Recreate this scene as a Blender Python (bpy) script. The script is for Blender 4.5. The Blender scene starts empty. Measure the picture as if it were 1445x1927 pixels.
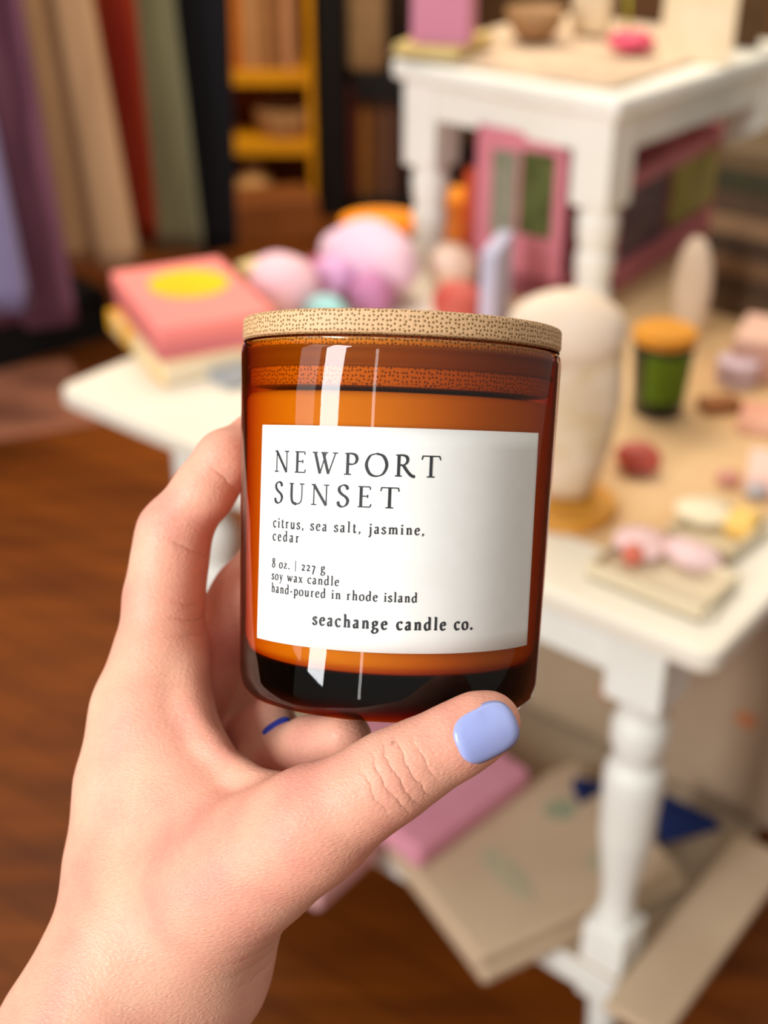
import bpy, bmesh, math, random
import numpy as np
from mathutils import Vector, Matrix, Euler

random.seed(7)
C = bpy.context.scene.collection
PI = math.pi

# ------------------------------------------------------------------ camera, world, lights, exposure
FPX, CX, CY, PITCH, CAMH = 2400.0, 722.5, 963.5, math.radians(30.5), 1.45
SP, CP = math.sin(PITCH), math.cos(PITCH)
sc = bpy.context.scene
sc.view_settings.view_transform = 'Standard'
sc.view_settings.look = 'None'
sc.view_settings.gamma = 1.0
sc.view_settings.exposure = 0.20
cam = bpy.data.cameras.new('camera')
cam.sensor_fit = 'AUTO'; cam.sensor_width = 36.0
cam.lens = FPX / 1927 * 36.0
cam.clip_start = 0.02
cam.dof.use_dof = True
cam.dof.focus_distance = 0.287
cam.dof.aperture_fstop = 9.5
camo = bpy.data.objects.new('camera', cam); C.objects.link(camo)
camo.location = (0, 0, CAMH); camo.rotation_euler = (PI / 2 - PITCH, 0, 0)
sc.camera = camo

w = bpy.data.worlds.new('world'); sc.world = w; w.use_nodes = True
wn = w.node_tree; wtc = wn.nodes.new('ShaderNodeTexCoord'); wsp = wn.nodes.new('ShaderNodeSeparateXYZ'); wrp = wn.nodes.new('ShaderNodeValToRGB'); wmr = wn.nodes.new('ShaderNodeMapRange')
wmr.inputs[1].default_value = -1.0; wmr.inputs[2].default_value = 1.0
wrp.color_ramp.elements[0].position = 0.25; wrp.color_ramp.elements[0].color = (0.34, 0.24, 0.17, 1)      # dim warm room below
wrp.color_ramp.elements[1].position = 0.75; wrp.color_ramp.elements[1].color = (1.0, 0.94, 0.87, 1)       # pale ceiling above
wn.links.new(wtc.outputs['Generated'], wsp.inputs[0]); wn.links.new(wsp.outputs[2], wmr.inputs[0]); wn.links.new(wmr.outputs[0], wrp.inputs[0])
wn.links.new(wrp.outputs[0], wn.nodes['Background'].inputs[0])
wn.nodes['Background'].inputs[1].default_value = 0.46

def area(name, loc, target, sx, sy, power, col):
    l = bpy.data.lights.new(name, 'AREA'); l.shape = 'RECTANGLE'; l.size = sx; l.size_y = sy
    l.energy = power; l.color = col
    o = bpy.data.objects.new(name, l); C.objects.link(o); o.location = loc
    o.rotation_euler = (Vector(target) - Vector(loc)).to_track_quat('-Z', 'Y').to_euler()
    return o
area('shop_window_daylight', (-1.98, -1.22, 2.15), (0, 0.27, 1.29), 0.62, 2.1, 80, (0.98, 0.99, 1.0))
area('door_daylight', (-0.95, -2.2, 2.15), (0, 0.27, 1.29), 0.10, 1.9, 4, (1.0, 0.97, 0.93))
area('side_window_daylight', (-2.6, -0.55, 2.1), (0, 0.27, 1.29), 0.7, 2.0, 10, (1.0, 0.97, 0.93))
area('overhead_fill', (0.3, 2.3, 3.1), (0.4, 2.0, 0.7), 2.2, 1.6, 36, (1.0, 0.87, 0.68))  # overhead fill for the far room, the lamp itself is unseen

area('back_shelf_fill', (-0.5, 2.9, 2.9), (-0.3, 4.6, 0.6), 1.4, 0.8, 62, (1.0, 0.86, 0.66))  # unseen fill added to brighten the shelves at the back

# ------------------------------------------------------------------ coordinate helpers
def G(px, py, z):                      # photograph pixel -> point on the horizontal plane at height z
    X = (px - CX) / FPX; Y = (py - CY) / FPX
    d = Vector((X, CP - Y * SP, -(SP + Y * CP)))
    return Vector((0, 0, CAMH)) + d * ((z - CAMH) / d.z)
def W3(a):                             # camera-frame metres (right, down, forward) -> world, for arrays
    a = np.asarray(a, float)
    return np.stack([a[..., 0], a[..., 2] * CP - a[..., 1] * SP, CAMH - a[..., 2] * SP - a[..., 1] * CP], -1)
def lin(h):
    h = h.lstrip('#'); out = []
    for i in (0, 2, 4):
        c = int(h[i:i + 2], 16) / 255
        out.append(c / 12.92 if c <= 0.04045 else ((c + 0.055) / 1.055) ** 2.4)
    return (*out, 1.0)

# ------------------------------------------------------------------ material helpers
MATS = {}
def nodes_of(m):
    m.use_nodes = True; nt = m.node_tree
    return nt, nt.nodes['Principled BSDF']
def N(nt, t, **kw):
    n = nt.nodes.new(t)
    for k, v in kw.items():
        if k.startswith('i_'):
            key = k[2:]; n.inputs[int(key) if key.isdigit() else key].default_value = v
        else: setattr(n, k, v)
    return n
def ramp(nt, stops):
    r = nt.nodes.new('ShaderNodeValToRGB'); e = r.color_ramp.elements
    while len(e) < len(stops): e.new(0.5)
    for k, (p, c) in enumerate(stops): e[k].position = p; e[k].color = c
    return r
def mat(name, col, col2=None, scale=8.0, rough=0.6, bump=0.0, stretch=(1, 1, 1), spec=0.3, sheen=0.0, lo=0.35, hi=0.65, detail=3):
    if name in MATS: return MATS[name]
    m = bpy.data.materials.new(name); nt, p = nodes_of(m); L = nt.links
    c1 = lin(col); c2 = lin(col2) if col2 else tuple(min(1, x * 0.86) for x in c1[:3]) + (1,)
    tc = N(nt, 'ShaderNodeTexCoord'); mp = N(nt, 'ShaderNodeMapping'); mp.inputs['Scale'].default_value = stretch
    nz = N(nt, 'ShaderNodeTexNoise'); nz.inputs['Scale'].default_value = scale; nz.inputs['Detail'].default_value = detail
    r = ramp(nt, [(lo, c1), (hi, c2)])
    L.new(tc.outputs['Object'], mp.inputs[0]); L.new(mp.outputs[0], nz.inputs['Vector'])
    L.new(nz.outputs[0], r.inputs[0]); L.new(r.outputs[0], p.inputs['Base Color'])
    p.inputs['Roughness'].default_value = rough; p.inputs['Specular IOR Level'].default_value = spec
    if sheen: p.inputs['Sheen Weight'].default_value = sheen
    if bump:
        b = N(nt, 'ShaderNodeBump'); b.inputs['Strength'].default_value = bump; b.inputs['Distance'].default_value = 0.002
        L.new(nz.outputs[0], b.inputs['Height']); L.new(b.outputs[0], p.inputs['Normal'])
    MATS[name] = m; return m

# ------------------------------------------------------------------ object helpers
def obj(name, bm, material, parent=None, loc=None, rot=None, smooth=False):
    if isinstance(bm, bmesh.types.BMesh):
        me = bpy.data.meshes.new(name)
        bmesh.ops.recalc_face_normals(bm, faces=bm.faces)
        if all(e.is_manifold for e in bm.edges) and bm.calc_volume(signed=True) < 0: bmesh.ops.reverse_faces(bm, faces=bm.faces)
        bm.to_mesh(me); bm.free()
    else: me = bm
    if smooth:
        for p in me.polygons: p.use_smooth = True
    me.materials.append(material)
    o = bpy.data.objects.new(name, me); C.objects.link(o)
    if parent: o.parent = parent
    if loc is not None: o.location = loc
    if rot is not None: o.rotation_euler = rot
    return o
def tag(o, label, cat, group=None, kind=None):
    o['label'] = label; o['category'] = cat
    if group: o['group'] = group
    if kind: o['kind'] = kind
    return o
def thing(name, label, cat, loc=(0, 0, 0), rotz=0.0, group=None):
    o = bpy.data.objects.new(name, None); o.empty_display_size = 0.05; C.objects.link(o)
    o.location = loc; o.rotation_euler = (0, 0, rotz)
    return tag(o, label, cat, group)
def struct(o):
    o['kind'] = 'structure'; return o
def add_box(bm, c, s, bev=0.0, rotz=0.0, seg=2):
    r = bmesh.ops.create_cube(bm, size=1.0)
    M = Matrix.Translation(c) @ Matrix.Rotation(rotz, 4, 'Z') @ Matrix.Diagonal((s[0], s[1], s[2], 1))
    bmesh.ops.transform(bm, matrix=M, verts=r['verts'])
    if bev:
        es = set()
        for v in r['verts']: es.update(v.link_edges)
        bmesh.ops.bevel(bm, geom=list(es), offset=bev, segments=seg, profile=0.5, affect='EDGES')
    return bm
def box(c, s, bev=0.0, rotz=0.0, seg=2): return add_box(bmesh.new(), c, s, bev, rotz, seg)
def lathe(prof, n=48, closed=True):    # prof: [(r, z)], bottom to top
    bm = bmesh.new(); rings = []
    for r, z in prof:
        if r < 1e-6: rings.append([bm.verts.new((0, 0, z))])
        else: rings.append([bm.verts.new((r * math.cos(2 * PI * i / n), r * math.sin(2 * PI * i / n), z)) for i in range(n)])
    for a, b in zip(rings, rings[1:]):
        for i in range(n):
            j = (i + 1) % n
            q = [a[0] if len(a) == 1 else a[i], a[0] if len(a) == 1 else a[j], b[0] if len(b) == 1 else b[j], b[0] if len(b) == 1 else b[i]]
            u = []
            for v in q:
                if v not in u: u.append(v)
            if len(u) > 2: bm.faces.new(u)
    if closed:
        if len(rings[0]) > 1: bm.faces.new(rings[0][::-1])
        if len(rings[-1]) > 1: bm.faces.new(rings[-1])
    return bm
def blob(c, s, noise=0.0, seed=0, seg=32, rings=20, rotz=0.0, k=3.0):
    bm = bmesh.new(); bmesh.ops.create_uvsphere(bm, u_segments=seg, v_segments=rings, radius=1.0)
    rnd = random.Random(seed); ph = [rnd.uniform(0, 6) for _ in range(6)]
    R = Matrix.Rotation(rotz, 3, 'Z')
    for v in bm.verts:
        p = v.co.copy(); d = 1 + noise * (math.sin(k * p.x + ph[0]) * math.sin(k * p.y + ph[1]) + 0.5 * math.sin(2.1 * k * p.z + ph[2]) * math.cos(1.7 * k * p.x + ph[3]))
        q = Vector((p.x * s[0] * d, p.y * s[1] * d, p.z * s[2] * d))
        v.co = R @ q + Vector(c)
    return bm
def sheet(nu, nv, fn, thick):          # solid cloth from a height function fn(u, v) -> Vector
    bm = bmesh.new(); T = []; B = []
    for i in range(nu + 1):
        T.append([bm.verts.new(fn(i / nu, j / nv)) for j in range(nv + 1)])
    for i in range(nu):
        for j in range(nv): bm.faces.new((T[i][j], T[i + 1][j], T[i + 1][j + 1], T[i][j + 1]))
    bmesh.ops.recalc_face_normals(bm, faces=bm.faces)
    bmesh.ops.solidify(bm, geom=bm.faces[:], thickness=thick)
    return bm

# ------------------------------------------------------------------ the setting
def floor_material():
    m = bpy.data.materials.new('dark_orange_floorboards'); nt, p = nodes_of(m); L = nt.links
    tc = N(nt, 'ShaderNodeTexCoord'); mp = N(nt, 'ShaderNodeMapping'); mp.inputs['Rotation'].default_value = (0, 0, 0.62)
    br = N(nt, 'ShaderNodeTexBrick'); br.offset = 0.37
    br.inputs['Color1'].default_value = lin('#7a400a'); br.inputs['Color2'].default_value = lin('#6c3606'); br.inputs['Mortar'].default_value = lin('#522804')
    br.inputs['Scale'].default_value = 1.0; br.inputs['Mortar Size'].default_value = 0.0025
    br.inputs['Brick Width'].default_value = 1.1; br.inputs['Row Height'].default_value = 0.085
    mp2 = N(nt, 'ShaderNodeMapping'); mp2.inputs['Scale'].default_value = (1.2, 9, 1); mp2.inputs['Rotation'].default_value = (0, 0, 0.62)
    nz = N(nt, 'ShaderNodeTexNoise'); nz.inputs['Scale'].default_value = 2.2; nz.inputs['Detail'].default_value = 6
    r = ramp(nt, [(0.3, (0.55, 0.5, 0.45, 1)), (0.7, (1.2, 1.1, 1.0, 1))])
    mx = N(nt, 'ShaderNodeMix', data_type='RGBA', blend_type='MULTIPLY'); mx.inputs[0].default_value = 1.0
    L.new(tc.outputs['Object'], mp.inputs[0]); L.new(mp.outputs[0], br.inputs[0])
    L.new(tc.outputs['Object'], mp2.inputs[0]); L.new(mp2.outputs[0], nz.inputs['Vector']); L.new(nz.outputs[0], r.inputs[0])
    L.new(br.outputs[0], mx.inputs[6]); L.new(r.outputs[0], mx.inputs[7]); L.new(mx.outputs[2], p.inputs['Base Color'])
    p.inputs['Roughness'].default_value = 0.5; p.inputs['Specular IOR Level'].default_value = 0.25
    return m
struct(obj('floor', box((0.3, 2.2, -0.02), (6.4, 6.0, 0.04)), floor_material()))
wall_m = mat('warm_brown_wall_paint', '#6b4a2c', '#5d3e22', 2.0, 0.8)
struct(obj('wall_back', box((0.3, 5.23, 1.4), (6.4, 0.06, 2.8)), wall_m))
struct(obj('wall_left', box((-2.93, 2.2, 1.4), (0.06, 6.0, 2.8)), wall_m))
struct(obj('baseboard_back', box((0.3, 5.19, 0.06), (6.34, 0.02, 0.12), 0.004), mat('dark_trim_wood', '#2a1a10', None, 6, 0.5)))

# ------------------------------------------------------------------ table frame of reference
NR = G(1345, 1240, 0.75); LC = G(105, 728, 0.75)
UV = (NR - LC); UV.z = 0; TW = UV.length; UV.normalize(); VV = Vector((-UV.y, UV.x, 0))
TROT = math.atan2(UV.y, UV.x)
def T(u, v, z): return Vector((NR.x, NR.y, 0)) + UV * u + VV * v + Vector((0, 0, z))
def TL(p):                             # world point -> table (u, v)
    d = p - Vector((NR.x, NR.y, p.z)); return d.dot(UV), d.dot(VV)

white = mat('white_painted_wood', '#f1f0e8', '#e6e5da', 5.0, 0.42, spec=0.4)
def turned_leg(h, blk_top, r, blk_bot=0.0):
    """square block above, turned vase below"""
    bm = lathe([(r * .62, blk_bot), (r * .7, blk_bot + .012), (r * .62, blk_bot + .03), (r * .66, blk_bot + .06),
                (r * .98, h * .60), (r * 1.06, h - blk_top - .115), (r * 1.0, h - blk_top - .10), (r * .80, h - blk_top - .092), (r * .80, h - blk_top - .08),
                (r * .98, h - blk_top - .06), (r * .98, h - blk_top - .04), (r * .74, h - blk_top - .022), (r * .80, h - blk_top - .008), (r * .95, h - blk_top)], 32)
    add_box(bm, (0, 0, h - blk_top / 2), (r * 2.12, r * 2.12, blk_top), 0.003)
    if blk_bot: 
        add_box(bm, (0, 0, blk_bot - .06), (r * 1.75, r * 1.75, .12), 0.003)
        bm2 = lathe([(r * .5, 0.0), (r * .78, .03), (r * .62, .07), (r * .55, .11), (r * .7, blk_bot - .12)], 24)
        me = bpy.data.meshes.new('tmp'); bm2.to_mesh(me); bm.from_mesh(me); bm2.free(); bpy.data.meshes.remove(me)
    return bm
TD = 1.42
table = thing('display_table', 'large white painted table with turned legs and a low shelf, standing on the wood floor', 'table', T(0, 0, 0), TROT)
top = bmesh.new(); add_box(top, (-TW / 2, TD / 2, 0.7375), (TW, TD, 0.025), 0.0)
ve = [e for e in top.edges if abs(e.verts[0].co.z - e.verts[1].co.z) > 0.01]
bmesh.ops.bevel(top, geom=ve, offset=0.02, segments=5, profile=0.5, affect='EDGES')
bmesh.ops.bevel(top, geom=[e for e in top.edges if e.calc_face_angle(0) > 1.0], offset=0.006, segments=3, profile=0.5, affect='EDGES')
obj('tabletop', top, mat('cream_table_paint', '#ece5d6', '#e6dcc8', 3.0, 0.4, spec=0.4), table, smooth=False)
LX = (-TW + 0.215, -0.09); LY = (0.06, TD - 0.06)
for x in LX:
    for y in LY:
        obj('leg', turned_leg(0.725, 0.095, 0.0305, 0.30), white, table, (x, y, 0), smooth=False)
for y in LY: obj('apron', box(((LX[0] + LX[1]) / 2, y, 0.685), (LX[1] - LX[0] - 0.06, 0.022, 0.08), 0.002), white, table)
for x in LX: obj('apron', box((x, TD / 2, 0.685), (0.022, TD - 0.18, 0.08), 0.002), white, table)
obj('lower_shelf', box(((LX[0] + LX[1]) / 2, TD / 2, 0.215), (LX[1] - LX[0] + 0.05, TD - 0.06, 0.045), 0.004), white, table)

# ------------------------------------------------------------------ stool on the table
sFL = G(735, 112, 1.067); sFR = G(1165, 190, 1.067)
su = (sFR - sFL); SW = su.length; su.normalize(); SROT = math.atan2(su.y, su.x); SH = 0.317; SDp = 0.52
stool = thing('step_stool', 'white painted stool with turned legs used as a riser on the white table', 'stool', (sFR.x, sFR.y, 0.7509), SROT)
obj('seat', box((-SW / 2, SDp / 2, SH - 0.014), (SW, SDp, 0.028), 0.007, seg=3), white, stool)
def stool_leg():
    h = SH - 0.028; r = 0.030
    bm = lathe([(r * .80, 0), (r * .92, .012), (r * .92, .035), (r * .78, .045), (r * .90, .056), (r * .95, .085), (r * .80, .097), (r * .95, .109), (r * 1.02, .14), (r * .88, .152), (r, .16)], 28)
    add_box(bm, (0, 0, (.16 + h) / 2), (r * 2.1, r * 2.1, h - .16), 0.003)
    return bm
for x in (-SW + 0.045, -0.045):
    for y in (0.045, SDp - 0.045): obj('leg', stool_leg(), white, stool, (x, y, 0))
for y in (0.03, SDp - 0.03): obj('apron', box((-SW / 2, y, SH - 0.055), (SW - 0.14, 0.02, 0.055), 0.003), white, stool)
for x in (-SW + 0.03, -0.03): obj('apron', box((x, SDp / 2, SH - 0.055), (0.02, SDp - 0.14, 0.055), 0.003), white, stool)

#<<HAND
def hand_field():
    """one continuous hand: smooth union of tapered capsules, camera-frame millimetres (right, down, forward)"""
    def n3(px, py, d): return np.array([(px - 722.5) / 2400 * d, (py - 963.5) / 2400 * d, d])
    S = []                              # (a, b, ra, rb, k)
    def chain(pts, k=5.0):
        for a, b in zip(pts, pts[1:]): S.append((n3(*a[:3]), n3(*b[:3]), a[3], b[3], k))
    # forearm and wrist
    chain([(-520, 3250, 310, 25), (-40, 2380, 306, 22), (168, 1960, 310, 20.5), (246, 1800, 314, 18.5), (280, 1690, 316, 17)], 10)
    chain([(-400, 3250, 326, 25), (60, 2380, 318, 22), (236, 1985, 320, 19.0), (352, 1815, 318, 18.8), (400, 1720, 314, 17)], 10)
    chain([(-440, 3250, 338, 23), (30, 2380, 325, 20), (215, 1960, 332, 17), (315, 1790, 332, 16)], 10)
    # back of the hand along the index metacarpal
    chain([(262, 1800, 318, 18), (252, 1620, 324, 15.5), (258, 1480, 327, 14.2), (285, 1340, 331, 14), (305, 1235, 333, 11.6)], 8)
    # palm, metacarpals of the other fingers
    chain([(320, 1760, 334, 16), (322, 1480, 349, 13), (352, 1300, 350, 11)], 8)
    chain([(340, 1760, 340, 15), (350, 1520, 362, 12), (395, 1360, 366, 11)], 8)
    chain([(370, 1740, 340, 14), (390, 1560, 364, 12), (440, 1440, 366, 10)], 8)
    # index finger
    chain([(303, 1225, 333, 11.3), (309, 1125, 335, 9.7), (321, 1045, 336, 9.1), (327, 1000, 336, 9.0)], 5)
    chain([(327, 1000, 336, 9.0), (386, 920, 334, 7.9), (424, 866, 334, 7.6)], 3)
    chain([(424, 866, 334, 7.6), (486, 828, 344, 7.3), (560, 806, 353, 6.4)], 3)
    # middle finger wraps behind the jar
    chain([(372, 1268, 352, 11), (462, 1118, 350, 8.6), (520, 1035, 361, 8.2), (620, 985, 371, 7.6), (690, 975, 373, 6.6)], 4)
    # ring finger, behind and low
    chain([(415, 1340, 366, 11), (500, 1240, 366, 9), (560, 1190, 372, 8), (660, 1160, 374, 7), (720, 1150, 374, 6.4)], 4)
    # small finger curls under the jar floor
    chain([(455, 1440, 362, 10), (510, 1425, 338, 8.6), (590, 1412, 322, 8.2), (650, 1388, 314, 6.6)], 4)
    # ring finger tip curling up under the rim of the jar floor
    chain([(438, 1422, 362, 9), (488, 1384, 344, 7.2), (512, 1350, 338, 6.2)], 4)
    # thumb
    chain([(330, 1740, 312, 17), (420, 1660, 301, 15.5), (500, 1608, 293, 13.2), (590, 1552, 285, 11.4), (690, 1490, 280, 9.6)], 9)
    chain([(690, 1490, 280, 9.6), (745, 1455, 279, 9.2), (800, 1424, 278.5, 8.4)], 4)
    chain([(800, 1424, 278.5, 8.3), (860, 1392, 278, 7.9), (905, 1366, 278.5, 7.2), (925, 1358, 279, 6.2)], 3)
    # web and first interosseous muscle
    chain([(320, 1650, 318, 15), (345, 1520, 318, 13), (318, 1400, 325, 11)], 9)
    chain([(400, 1640, 308, 14), (412, 1545, 312, 10.5), (362, 1440, 322, 8.5)], 9)
    chain([(350, 1262, 327, 5.0), (358, 1330, 320, 3.4), (396, 1402, 313, 2.8), (452, 1455, 305, 2.8), (520, 1486, 297, 4.2)], 4)
    return S
def hand_mesh(cell=0.9):
    S = hand_field()
    lo = np.array([-205., -30., 254.]); hi = np.array([42., 345., 392.])
    n = np.ceil((hi - lo) / cell).astype(int) + 1
    ax = [lo[i] + cell * np.arange(n[i]) for i in range(3)]
    F = np.full(n, 40.0, np.float32)
    for a, b, ra, rb, k in S:
        pad = max(ra, rb) + 16
        i0 = np.maximum(((np.minimum(a, b) - pad - lo) / cell).astype(int), 0)
        i1 = np.minimum(((np.maximum(a, b) + pad - lo) / cell).astype(int) + 2, n)
        if (i1 <= i0).any(): continue
        sl = tuple(slice(i0[i], i1[i]) for i in range(3))
        X, Y, Z = np.meshgrid(*[ax[i][sl[i]].astype(np.float32) for i in range(3)], indexing='ij', sparse=True)
        d = b - a; L2 = float(d @ d)
        t = np.clip(((X - a[0]) * d[0] + (Y - a[1]) * d[1] + (Z - a[2]) * d[2]) / L2, 0, 1)
        q = np.sqrt((X - a[0] - t * d[0]) ** 2 + (Y - a[1] - t * d[1]) ** 2 + (Z - a[2] - t * d[2]) ** 2) - (ra + (rb - ra) * t)
        f = F[sl]; h = np.maximum(k - np.abs(f - q), 0) / k
        F[sl] = np.minimum(f, q) - h * h * k * 0.25
    # surface nets
    ins = F < 0
    def sh(A, dx, dy, dz): return A[dx:A.shape[0] - 1 + dx, dy:A.shape[1] - 1 + dy, dz:A.shape[2] - 1 + dz]
    cnt = sum(sh(ins, *c).astype(np.int8) for c in np.ndindex(2, 2, 2))
    act = (cnt > 0) & (cnt < 8)
    idx = -np.ones(act.shape, np.int64); cells = np.argwhere(act); idx[act] = np.arange(len(cells))
    acc = np.zeros((len(cells), 3)); num = np.zeros(len(cells)); ci, cj, ck = cells.T
    for axn in range(3):
        for o in np.ndindex(2, 2):
            c0 = list(o); c0.insert(axn, 0); c1 = list(c0); c1[axn] = 1
            f0 = F[ci + c0[0], cj + c0[1], ck + c0[2]]; f1 = F[ci + c1[0], cj + c1[1], ck + c1[2]]
            m = (f0 < 0) != (f1 < 0); t = np.where(m, f0 / np.where(m, f0 - f1, 1), 0)
            p = np.array(c0, float)[None, :].repeat(len(cells), 0); p[:, axn] = t
            acc[m] += p[m]; num[m] += 1
    V = lo + cell * (cells + acc / num[:, None])
    Q = []
    for axn in range(3):
        a0 = [slice(None)] * 3; a1 = [slice(None)] * 3
        a0[axn] = slice(0, -1); a1[axn] = slice(1, None)
        x = ins[tuple(a0)] != ins[tuple(a1)]; E = np.argwhere(x)
        u, v = [i for i in range(3) if i != axn]
        ok = (E[:, u] > 0) & (E[:, v] > 0) & (E[:, u] < n[u] - 1) & (E[:, v] < n[v] - 1); E = E[ok]
        def at(du, dv):
            e = E.copy(); e[:, u] -= du; e[:, v] -= dv; return idx[e[:, 0], e[:, 1], e[:, 2]]
        q = np.stack([at(1, 1), at(0, 1), at(0, 0), at(1, 0)], 1)
        s = ins[E[:, 0], E[:, 1], E[:, 2]]
        if axn == 1: s = ~s
        q[~s] = q[~s][:, ::-1]; Q.append(q)
    Q = np.concatenate(Q)
    for _ in range(4):                  # light smoothing
        A = np.zeros_like(V); c = np.zeros(len(V))
        for i, j in ((0, 1), (1, 2), (2, 3), (3, 0)):
            np.add.at(A, Q[:, i], V[Q[:, j]]); np.add.at(A, Q[:, j], V[Q[:, i]])
            np.add.at(c, Q[:, i], 1); np.add.at(c, Q[:, j], 1)
        V = V * 0.5 + 0.5 * A / c[:, None]
    return V, Q
#HAND>>

def n3(px, py, d): return np.array([(px - CX) / FPX * d, (py - CY) / FPX * d, d]) / 1000.0
def wv(px, py, d): return Vector(W3(n3(px, py, d)))
HO = wv(300, 1500, 325)                # hand origin
def skin_material():
    m = bpy.data.materials.new('fair_skin'); nt, p = nodes_of(m); L = nt.links
    tc = N(nt, 'ShaderNodeTexCoord')
    n1 = N(nt, 'ShaderNodeTexNoise'); n1.inputs['Scale'].default_value = 45; n1.inputs['Detail'].default_value = 4
    r1 = ramp(nt, [(0.30, lin('#ebb79b')), (0.52, lin('#e9ac94')), (0.74, lin('#df998a'))])
    L.new(tc.outputs['Object'], n1.inputs['Vector']); L.new(n1.outputs[0], r1.inputs[0])
    n0 = N(nt, 'ShaderNodeTexNoise'); n0.inputs['Scale'].default_value = 22; n0.inputs['Detail'].default_value = 3
    L.new(tc.outputs['Object'], n0.inputs['Vector'])
    r0_ = ramp(nt, [(0.36, (1.0, 1.0, 1.0, 1)), (0.68, (0.97, 0.86, 0.84, 1))]); L.new(n0.outputs[0], r0_.inputs[0])
    mx0 = N(nt, 'ShaderNodeMix', data_type='RGBA', blend_type='MULTIPLY'); mx0.inputs[0].default_value = 1.0
    L.new(r1.outputs[0], mx0.inputs[6]); L.new(r0_.outputs[0], mx0.inputs[7])
    n2 = N(nt, 'ShaderNodeTexNoise'); n2.inputs['Scale'].default_value = 900; n2.inputs['Detail'].default_value = 2
    r2 = ramp(nt, [(0.35, (0.97, 0.955, 0.945, 1)), (0.65, (1.02, 1.015, 1.01, 1))])
    L.new(tc.outputs['Object'], n2.inputs['Vector']); L.new(n2.outputs[0], r2.inputs[0])
    mx = N(nt, 'ShaderNodeMix', data_type='RGBA', blend_type='MULTIPLY'); mx.inputs[0].default_value = 1.0
    L.new(mx0.outputs[2], mx.inputs[6]); L.new(r2.outputs[0], mx.inputs[7])
    # joint creases: (centre, direction across the creases, spacing, full radius, fade radius, depth)
    def math_(op, a, b=None):
        q = N(nt, 'ShaderNodeMath', operation=op)
        for i, s in enumerate((a, b)):
            if s is None: continue
            if hasattr(s, 'links'): L.new(s, q.inputs[i])
            else: q.inputs[i].default_value = s
        return q.outputs[0]
    n3_ = N(nt, 'ShaderNodeTexNoise'); n3_.inputs['Scale'].default_value = 260; n3_.inputs['Detail'].default_value = 2
    L.new(tc.outputs['Object'], n3_.inputs['Vector'])
    crease = None
    for J, A, gap, r0, r1, amt, wob in (
            (wv(752, 1462, 270), wv(880, 1385, 270) - wv(640, 1530, 275), .0031, .0045, .0105, .6, .8),
            (wv(520, 1735, 306), wv(540, 1800, 306) - wv(500, 1640, 300), .0052, .006, .024, .7, 1.3),
            (wv(362, 1035, 329), wv(385, 990, 329) - wv(340, 1080, 329), .0100, .003, .0085, .8, .6),
            (wv(425, 905, 328), wv(450, 880, 330) - wv(400, 930, 328), .0100, .002, .007, .8, .6),
            (wv(365, 1168, 326), wv(368, 1140, 326) - wv(362, 1200, 326), .0040, .003, .009, .6, .8)):
        dt = N(nt, 'ShaderNodeVectorMath', operation='SUBTRACT'); dt.inputs[1].default_value = J - HO
        L.new(tc.outputs['Object'], dt.inputs[0])
        dp = N(nt, 'ShaderNodeVectorMath', operation='DOT_PRODUCT'); dp.inputs[1].default_value = A.normalized()
        L.new(dt.outputs[0], dp.inputs[0])
        t = math_('ADD', dp.outputs['Value'], math_('MULTIPLY', math_('SUBTRACT', n3_.outputs[0], 0.5), 0.0032 * wob))
        wave = math_('POWER', math_('ABSOLUTE', math_('SINE', math_('MULTIPLY', t, 3.1416 / gap))), 0.35)
        ln = N(nt, 'ShaderNodeVectorMath', operation='LENGTH'); L.new(dt.outputs[0], ln.inputs[0])
        mr = N(nt, 'ShaderNodeMapRange', interpolation_type='SMOOTHSTEP'); mr.inputs[1].default_value = r0; mr.inputs[2].default_value = r1; mr.inputs[3].default_value = amt; mr.inputs[4].default_value = 0.0
        L.new(ln.outputs['Value'], mr.inputs[0])
        one = math_('MULTIPLY', math_('SUBTRACT', wave, 1.0), mr.outputs[0])
        crease = one if crease is None else math_('ADD', crease, one)
    # fine skin lines
    vo = N(nt, 'ShaderNodeTexVoronoi', feature='DISTANCE_TO_EDGE'); vo.inputs['Scale'].default_value = 1100
    mpv = N(nt, 'ShaderNodeMapping'); mpv.inputs['Scale'].default_value = (0.55, 1.0, 1.4); mpv.inputs['Rotation'].default_value = (0.3, 0.5, 0.6)
    L.new(tc.outputs['Object'], mpv.inputs[0]); L.new(mpv.outputs[0], vo.inputs['Vector'])
    b1 = N(nt, 'ShaderNodeBump'); b1.inputs['Strength'].default_value = 0.5; b1.inputs['Distance'].default_value = 0.00045
    L.new(vo.outputs[0], b1.inputs['Height'])
    b2 = N(nt, 'ShaderNodeBump'); b2.inputs['Strength'].default_value = 0.75; b2.inputs['Distance'].default_value = 0.0009
    L.new(crease, b2.inputs['Height']); L.new(b1.outputs[0], b2.inputs['Normal']); L.new(b2.outputs[0], p.inputs['Normal'])
    mole = N(nt, 'ShaderNodeVectorMath', operation='DISTANCE'); mole.inputs[1].default_value = wv(740, 1400, 272.6) - HO
    L.new(tc.outputs['Object'], mole.inputs[0])
    mm = N(nt, 'ShaderNodeMapRange'); mm.inputs[1].default_value = 0.0004; mm.inputs[2].default_value = 0.0009; mm.inputs[3].default_value = 0.6; mm.inputs[4].default_value = 0.0
    L.new(mole.outputs['Value'], mm.inputs[0])
    mx2 = N(nt, 'ShaderNodeMix', data_type='RGBA'); mx2.inputs[7].default_value = lin('#7a4a38')
    L.new(mm.outputs[0], mx2.inputs[0]); L.new(mx.outputs[2], mx2.inputs[6]); L.new(mx2.outputs[2], p.inputs['Base Color'])
    p.inputs['Roughness'].default_value = 0.48; p.inputs['Specular IOR Level'].default_value = 0.35
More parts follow.
